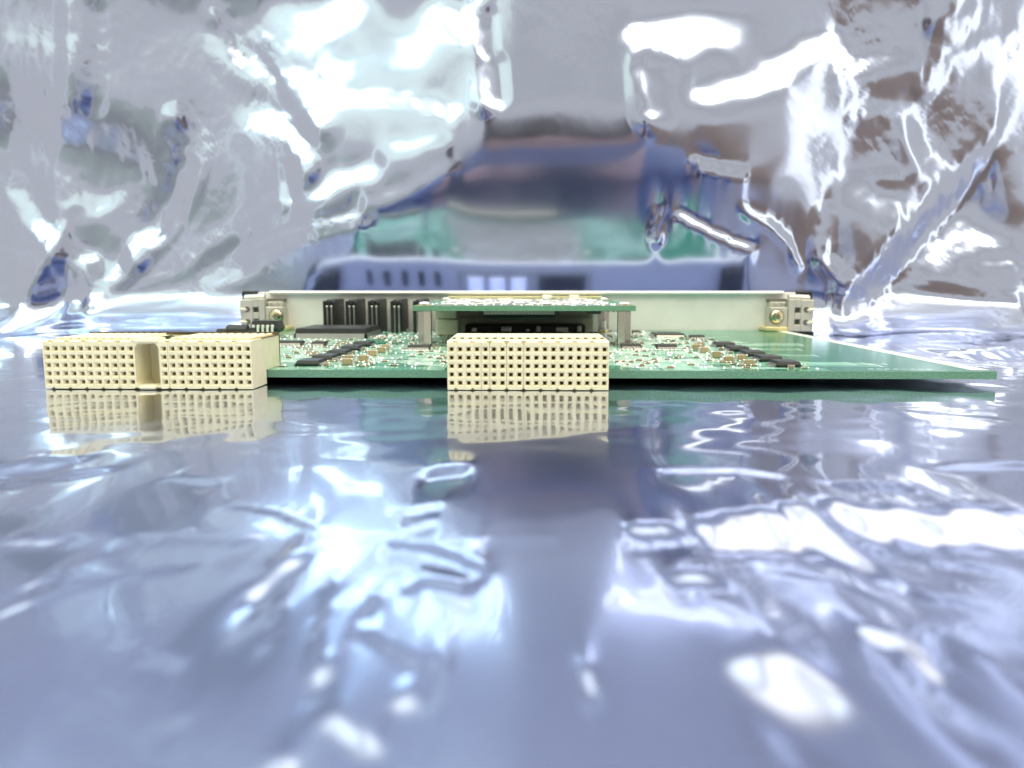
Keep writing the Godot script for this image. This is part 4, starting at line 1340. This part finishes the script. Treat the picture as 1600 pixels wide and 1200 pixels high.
func chip(b: Node3D, called: String, label: String, x0: float, x1: float, z0: float, z1: float, high: float, off: float, leads: int, four: bool) -> void:
	var s := Shape.new()
	s.frustum(x0, x1, z0, z1, TOP + off, TOP + off + high, minf(0.35, high * 0.25), 0.45)
	var o := put(called, s, M.chip, b)
	if label:
		o.set_meta("label", label)
	var pins := Shape.new()
	var ym := TOP + off + high * 0.42
	var sides := [0, 1, 2, 3] if four else ([0, 1] if x1 - x0 > z1 - z0 else [2, 3])
	if not four and called == "small_chip":
		sides = [0, 1]
	for side in sides:
		var from := x0 if side < 2 else z0
		var to := x1 if side < 2 else z1
		var w := (to - from - 1.2) / leads * 0.48
		for i in leads:
			var t := lerpf(from + 0.7, to - 0.7, i / float(leads - 1))
			var rad := 1.25 if four else 0.9
			var hi := Vector2(0.0, ym)
			var pts := [hi, Vector2(rad * 0.35, ym), Vector2(rad * 0.55, TOP + 0.15), Vector2(rad, TOP + 0.12)]
			for k in 3:
				var p: Vector2 = pts[k]
				var q: Vector2 = pts[k + 1]
				var a: Vector3
				var e: Vector3
				var wide: Vector3
				if side < 2:
					var z := z1 if side == 0 else z0
					var d := 1.0 if side == 0 else -1.0
					a = Vector3(t, p.y, z + d * p.x)
					e = Vector3(t, q.y, z + d * q.x)
					wide = Vector3(w, 0, 0)
				else:
					var x := x1 if side == 2 else x0
					var d := 1.0 if side == 2 else -1.0
					a = Vector3(x + d * p.x, p.y, t)
					e = Vector3(x + d * q.x, q.y, t)
					wide = Vector3(0, 0, w)
				var up := (e - a).cross(wide)
				pins.quad(a - wide, a + wide, e + wide, e - wide, up if up.y > 0 else -up)
				var th := Vector3(0, -0.14, 0)
				pins.quad(a - wide + th, a + wide + th, e + wide + th, e - wide + th, -up if up.y > 0 else up)
				pins.quad(a + wide, e + wide, e + wide + th, a + wide + th, wide)
				pins.quad(a - wide, e - wide, e - wide + th, a - wide + th, -wide)
	put("lead_row", pins, M.tin, o, "stuff")
	if called == "flat_pack":
		var print_of := Shape.new()
		var rng := RandomNumberGenerator.new()
		rng.seed = 8
		for row in 4:
			var x := x0 + 12.0
			while x < x1 - 6.0:
				var l := rng.randf_range(0.5, 1.3)
				print_of.box(x, x + l, TOP + off + high, TOP + off + high + 0.02, z0 + 8.0 + row * 3.2, z0 + 9.6 + row * 3.2, 0.0)
				x += l + 0.5
		put("print", print_of, mat(0.16, 0.16, 0.16, 0.5), o, "stuff")


func s_cap(b: Node3D, x: float, z: float, l: float, w: float, h: float, body: Material) -> void:
	var s := Shape.new()
	s.box(x - l / 2 + l * 0.14, x + l / 2 - l * 0.14, TOP + 0.08, TOP + h, z - w, z, 0.12)
	var o := put("capacitor", s, body, b)
	for d in [-1.0, 1.0]:
		s = Shape.new()
		s.box(x + d * l * 0.36, x + d * l * 0.5, TOP + 0.05, TOP + h + 0.03, z - w - 0.02, z + 0.03, 0.12)
		s.frustum(x + d * l * 0.56 - l * 0.12, x + d * l * 0.56 + l * 0.12, z - w * 0.9, z - w * 0.05, TOP, TOP + h * 0.35, l * 0.06, 0.1)
		put("end_cap", s, M.solder, o)


func slim_switch(b: Node3D, x: float) -> void:
	var w := 4.7
	var z0 := -342.0
	var z1 := -322.5
	var s := Shape.new()
	s.box(x, x + 1.35, TOP, 17.0, z0, z1, 0.25)
	s.box(x + 1.35, x + w, TOP, 16.4, z0, z1 - 0.9, 0.3)
	s.box(x + 2.3, x + 3.3, TOP, 17.1, z0 + 1.0, z1, 0.25)
	s.box(x + 0.4, x + w, 16.2, 17.6, z0, z1 - 4.0, 0.5)
	s.box(x + 3.5, x + w + 0.15, TOP, 16.9, z0 + 0.5, z1 - 0.4, 0.6)
	var o := put("slim_switch", s, M.black, b)
	for d in [1.55, 3.42]:
		s = Shape.new()
		s.box(x + d - 0.02, x + d + 0.5, TOP, 14.4, z1 - 0.7, z1 - 0.1, 0.12)
		s.lathe(Vector3(x + d + 0.24, 14.5, z1 - 0.35), Vector3.BACK, [[0.55, -0.3], [0.5, 0.2], [0.0, 0.4]], 10)
		put("terminal", s, M.tin, o)


func relay(b: Node3D, x0: float, x1: float, z0: float, z1: float) -> void:
	var s := Shape.new()
	s.frustum(x0, x1, z0, z1, TOP + 0.6, TOP + 5.6, 0.9, 0.35)
	var o := put("relay", s, M.black, b)
	for k in 5:
		var x := x0 + 1.6 + k * 2.0
		s = Shape.new()
		s.box(x - 0.55, x + 0.55, TOP + 2.4, TOP + 4.0, z1 - 0.6, z1 + 0.7, 0.3)
		s.box(x - 0.5, x + 0.5, TOP + 0.1, TOP + 2.6, z1 + 0.2, z1 + 0.75, 0.2)
		put("terminal", s, M.white_ink, o)


# ------------------------------------------------------------------ who takes the picture, seen only as a reflection in the film: both hands hold a phone
# bones: [from, to, radius there, radius there]; the field is their smooth union, drawn as surface nets
func net(bones: Array, cell: float, blend: float) -> ArrayMesh:
	var lo := Vector3.ONE * 1e9
	var hi := -lo
	for q in bones:
		var r: float = maxf(q[2], q[3]) + blend + 2.0 * cell
		lo = lo.min(q[0] - Vector3.ONE * r).min(q[1] - Vector3.ONE * r)
		hi = hi.max(q[0] + Vector3.ONE * r).max(q[1] + Vector3.ONE * r)
	var n := Vector3i(((hi - lo) / cell).ceil()) + Vector3i.ONE
	var f := PackedFloat32Array()
	f.resize(n.x * n.y * n.z)
	f.fill(1.0)
	for q in bones:
		var a: Vector3 = q[0]
		var ab: Vector3 = q[1] - a
		var r0: float = q[2]
		var r1: float = q[3]
		var reach := maxf(r0, r1) + blend * 2.0 + 2.0 * cell
		var i0 := Vector3i(((a.min(q[1]) - Vector3.ONE * reach - lo) / cell).floor()).clamp(Vector3i.ZERO, n - Vector3i.ONE)
		var i1 := Vector3i(((a.max(q[1]) + Vector3.ONE * reach - lo) / cell).ceil()).clamp(Vector3i.ZERO, n - Vector3i.ONE)
		var len2 := maxf(ab.length_squared(), 1e-9)
		for z in range(i0.z, i1.z + 1):
			for y in range(i0.y, i1.y + 1):
				for x in range(i0.x, i1.x + 1):
					var p := lo + Vector3(x, y, z) * cell - a
					var t := clampf(p.dot(ab) / len2, 0.0, 1.0)
					var d := (p - ab * t).length() - lerpf(r0, r1, t)
					var at := (z * n.y + y) * n.x + x
					var e := f[at]
					var k := maxf(blend - absf(d - e), 0.0) / blend
					f[at] = minf(d, e) - k * k * blend * 0.25
	var ids := {}
	var v := PackedVector3Array()
	var nor := PackedVector3Array()
	var steps_of := [1, n.x, n.x * n.y]
	for z in n.z - 1:
		for y in n.y - 1:
			for x in n.x - 1:
				var at := (z * n.y + y) * n.x + x
				var first := f[at] < 0.0
				var mixed := false
				for c in range(1, 8):
					if (f[at + (c & 1) + ((c >> 1) & 1) * n.x + (c >> 2) * n.x * n.y] < 0.0) != first:
						mixed = true
						break
				if not mixed:
					continue
				var sum := Vector3.ZERO
				var many := 0
				var grad := Vector3.ZERO
				for c in 8:
					var pc := Vector3(c & 1, (c >> 1) & 1, c >> 2)
					var fc := f[at + (c & 1) + ((c >> 1) & 1) * n.x + (c >> 2) * n.x * n.y]
					grad += (pc * 2.0 - Vector3.ONE) * fc
					for axis in 3:
						if c >> axis & 1 == 0:
							var e := c | (1 << axis)
							var fe := f[at + (e & 1) + ((e >> 1) & 1) * n.x + (e >> 2) * n.x * n.y]
							if (fc < 0.0) != (fe < 0.0):
								var pe := pc
								pe[axis] = 1.0
								sum += pc.lerp(pe, fc / (fc - fe))
								many += 1
				ids[at] = v.size()
				v.append((lo + (Vector3(x, y, z) + sum / many) * cell) * MM)
				nor.append(grad.normalized())
	var ind := PackedInt32Array()
	for at in ids:
		for axis in 3:
			var u: int = steps_of[(axis + 1) % 3]
			var w: int = steps_of[(axis + 2) % 3]
			var there: int = at + steps_of[axis]
			if there < f.size() and (f[at] < 0.0) != (f[there] < 0.0) and ids.has(at - u) and ids.has(at - w) and ids.has(at - u - w):
				var q := [ids[at], ids[at - u], ids[at - u - w], ids[at - w]]
				if f[at] < 0.0:
					ind.append_array([q[0], q[2], q[1], q[0], q[3], q[2]])
				else:
					ind.append_array([q[0], q[1], q[2], q[0], q[2], q[3]])
	var arrays := []
	arrays.resize(Mesh.ARRAY_MAX)
	arrays[Mesh.ARRAY_VERTEX] = v
	arrays[Mesh.ARRAY_NORMAL] = nor
	arrays[Mesh.ARRAY_INDEX] = ind
	var m := ArrayMesh.new()
	m.add_surface_from_arrays(Mesh.PRIMITIVE_TRIANGLES, arrays)
	return m


func build_photographer() -> void:
	var p := thing("person", "person in a navy jumper holding a phone, mirrored in the film", "person")
	var skin := mat(0.56, 0.37, 0.31, 0.5)
	var body := []
	var cloth := []
	var hands := []
	var head := Vector3(20, 255, 430)
	body.append([head + Vector3(0, 30, 10), head + Vector3(0, -20, -5), 82, 70])
	body.append([head + Vector3(0, -40, -25), head + Vector3(0, -85, -35), 58, 40])   # jaw
	body.append([head + Vector3(0, -10, -80), head + Vector3(0, -42, -98), 9, 15])      # nose
	for side in [-1.0, 1.0]:
		body.append([head + Vector3(side * 84, -10, 10), head + Vector3(side * 82, -40, 5), 14, 10])   # ears
	body.append([head + Vector3(0, -70, 20), Vector3(10, 150, 455), 56, 62])
	cloth.append([Vector3(10, 90, 480), Vector3(10, -120, 490), 120, 128])
	cloth.append([Vector3(-75, 60, 485), Vector3(-60, -120, 490), 105, 105])
	cloth.append([Vector3(95, 60, 485), Vector3(80, -120, 490), 105, 105])
	cloth.append([Vector3(10, 150, 460), Vector3(10, 100, 470), 72, 90])
	for side in [-1.0, 1.0]:
		var shoulder := Vector3(10 + side * 175, 105, 470)
		var elbow := Vector3(25 + side * 255, 40, 275)
		var wrist := Vector3(28 + side * 128, 48, 88)
		cloth.append([shoulder, elbow, 66, 50])
		cloth.append([elbow, wrist + Vector3(side * 12, 0, 16), 50, 42])
		cloth.append([wrist + Vector3(side * 12, 0, 16), Vector3(28 + side * 108, 41, 34), 42, 31])
		body.append([elbow, wrist, 38, 29])
		# palm beside the end of the phone, four fingers before it, the thumb behind
		var end := Vector3(28 + side * 76, 38, 10)
		hands.append([wrist, end + Vector3(side * 20, 6, 26), 27, 23])
		hands.append([end + Vector3(side * 20, 24, 24), end + Vector3(side * 20, -14, 24), 18, 17])
		for k in 4:
			var y: float = 30.0 - k * 17.0
			var long: float = [50.0, 56.0, 52.0, 40.0][k]
			var knuckle := end + Vector3(side * 20, y + 2, 10)
			var bent := end + Vector3(side * 6, y + 1, -9)
			var middle := end + Vector3(side * 6 - side * long * 0.45, y, -10)
			hands.append([knuckle, bent, 10, 9.5])
			hands.append([bent, middle, 9.5, 8.5])
			hands.append([middle, end + Vector3(side * 6 - side * long * 0.85, y, -8), 8.5, 7.5])
		hands.append([end + Vector3(side * 16, 14, 30), end + Vector3(-side * 6, 26, 30), 13, 11])
		hands.append([end + Vector3(-side * 6, 26, 30), end + Vector3(-side * 30, 32, 24), 11, 8.5])
	put("body", net(body, 11.0, 18.0), skin, p)
	put("jumper", net(cloth, 13.0, 30.0), mat(0.15, 0.18, 0.30, 0.85), p)
	put("hands", net(hands, 3.5, 5.0), skin, p)
	put("hair", net([[head + Vector3(0, 55, 15), head + Vector3(0, 5, 60), 82, 72], [head + Vector3(0, 50, -45), head + Vector3(0, 60, 10), 68, 82], [head + Vector3(-50, 20, -40), head + Vector3(50, 20, -40), 52, 52]], 10.0, 12.0), mat(0.06, 0.045, 0.035, 0.7), p)
	var t := thing("phone", "dark phone held sideways behind the picture's viewpoint", "phone")
	var s := Shape.new()
	s.box(-47, 103, 1.0, 74, 4.0, 12.0, 2.5)
	put("phone_case", s, mat(0.06, 0.065, 0.085, 0.3), t)
	s = Shape.new()
	s.lathe(Vector3(0, 25.2, 4.0), Vector3.FORWARD, [[7.0, -0.2], [7.0, 0.9], [6.2, 1.0], [0.0, 1.0]], 28)
	put("lens_ring", s, mat(0.3, 0.3, 0.32, 0.25, 1.0), t)
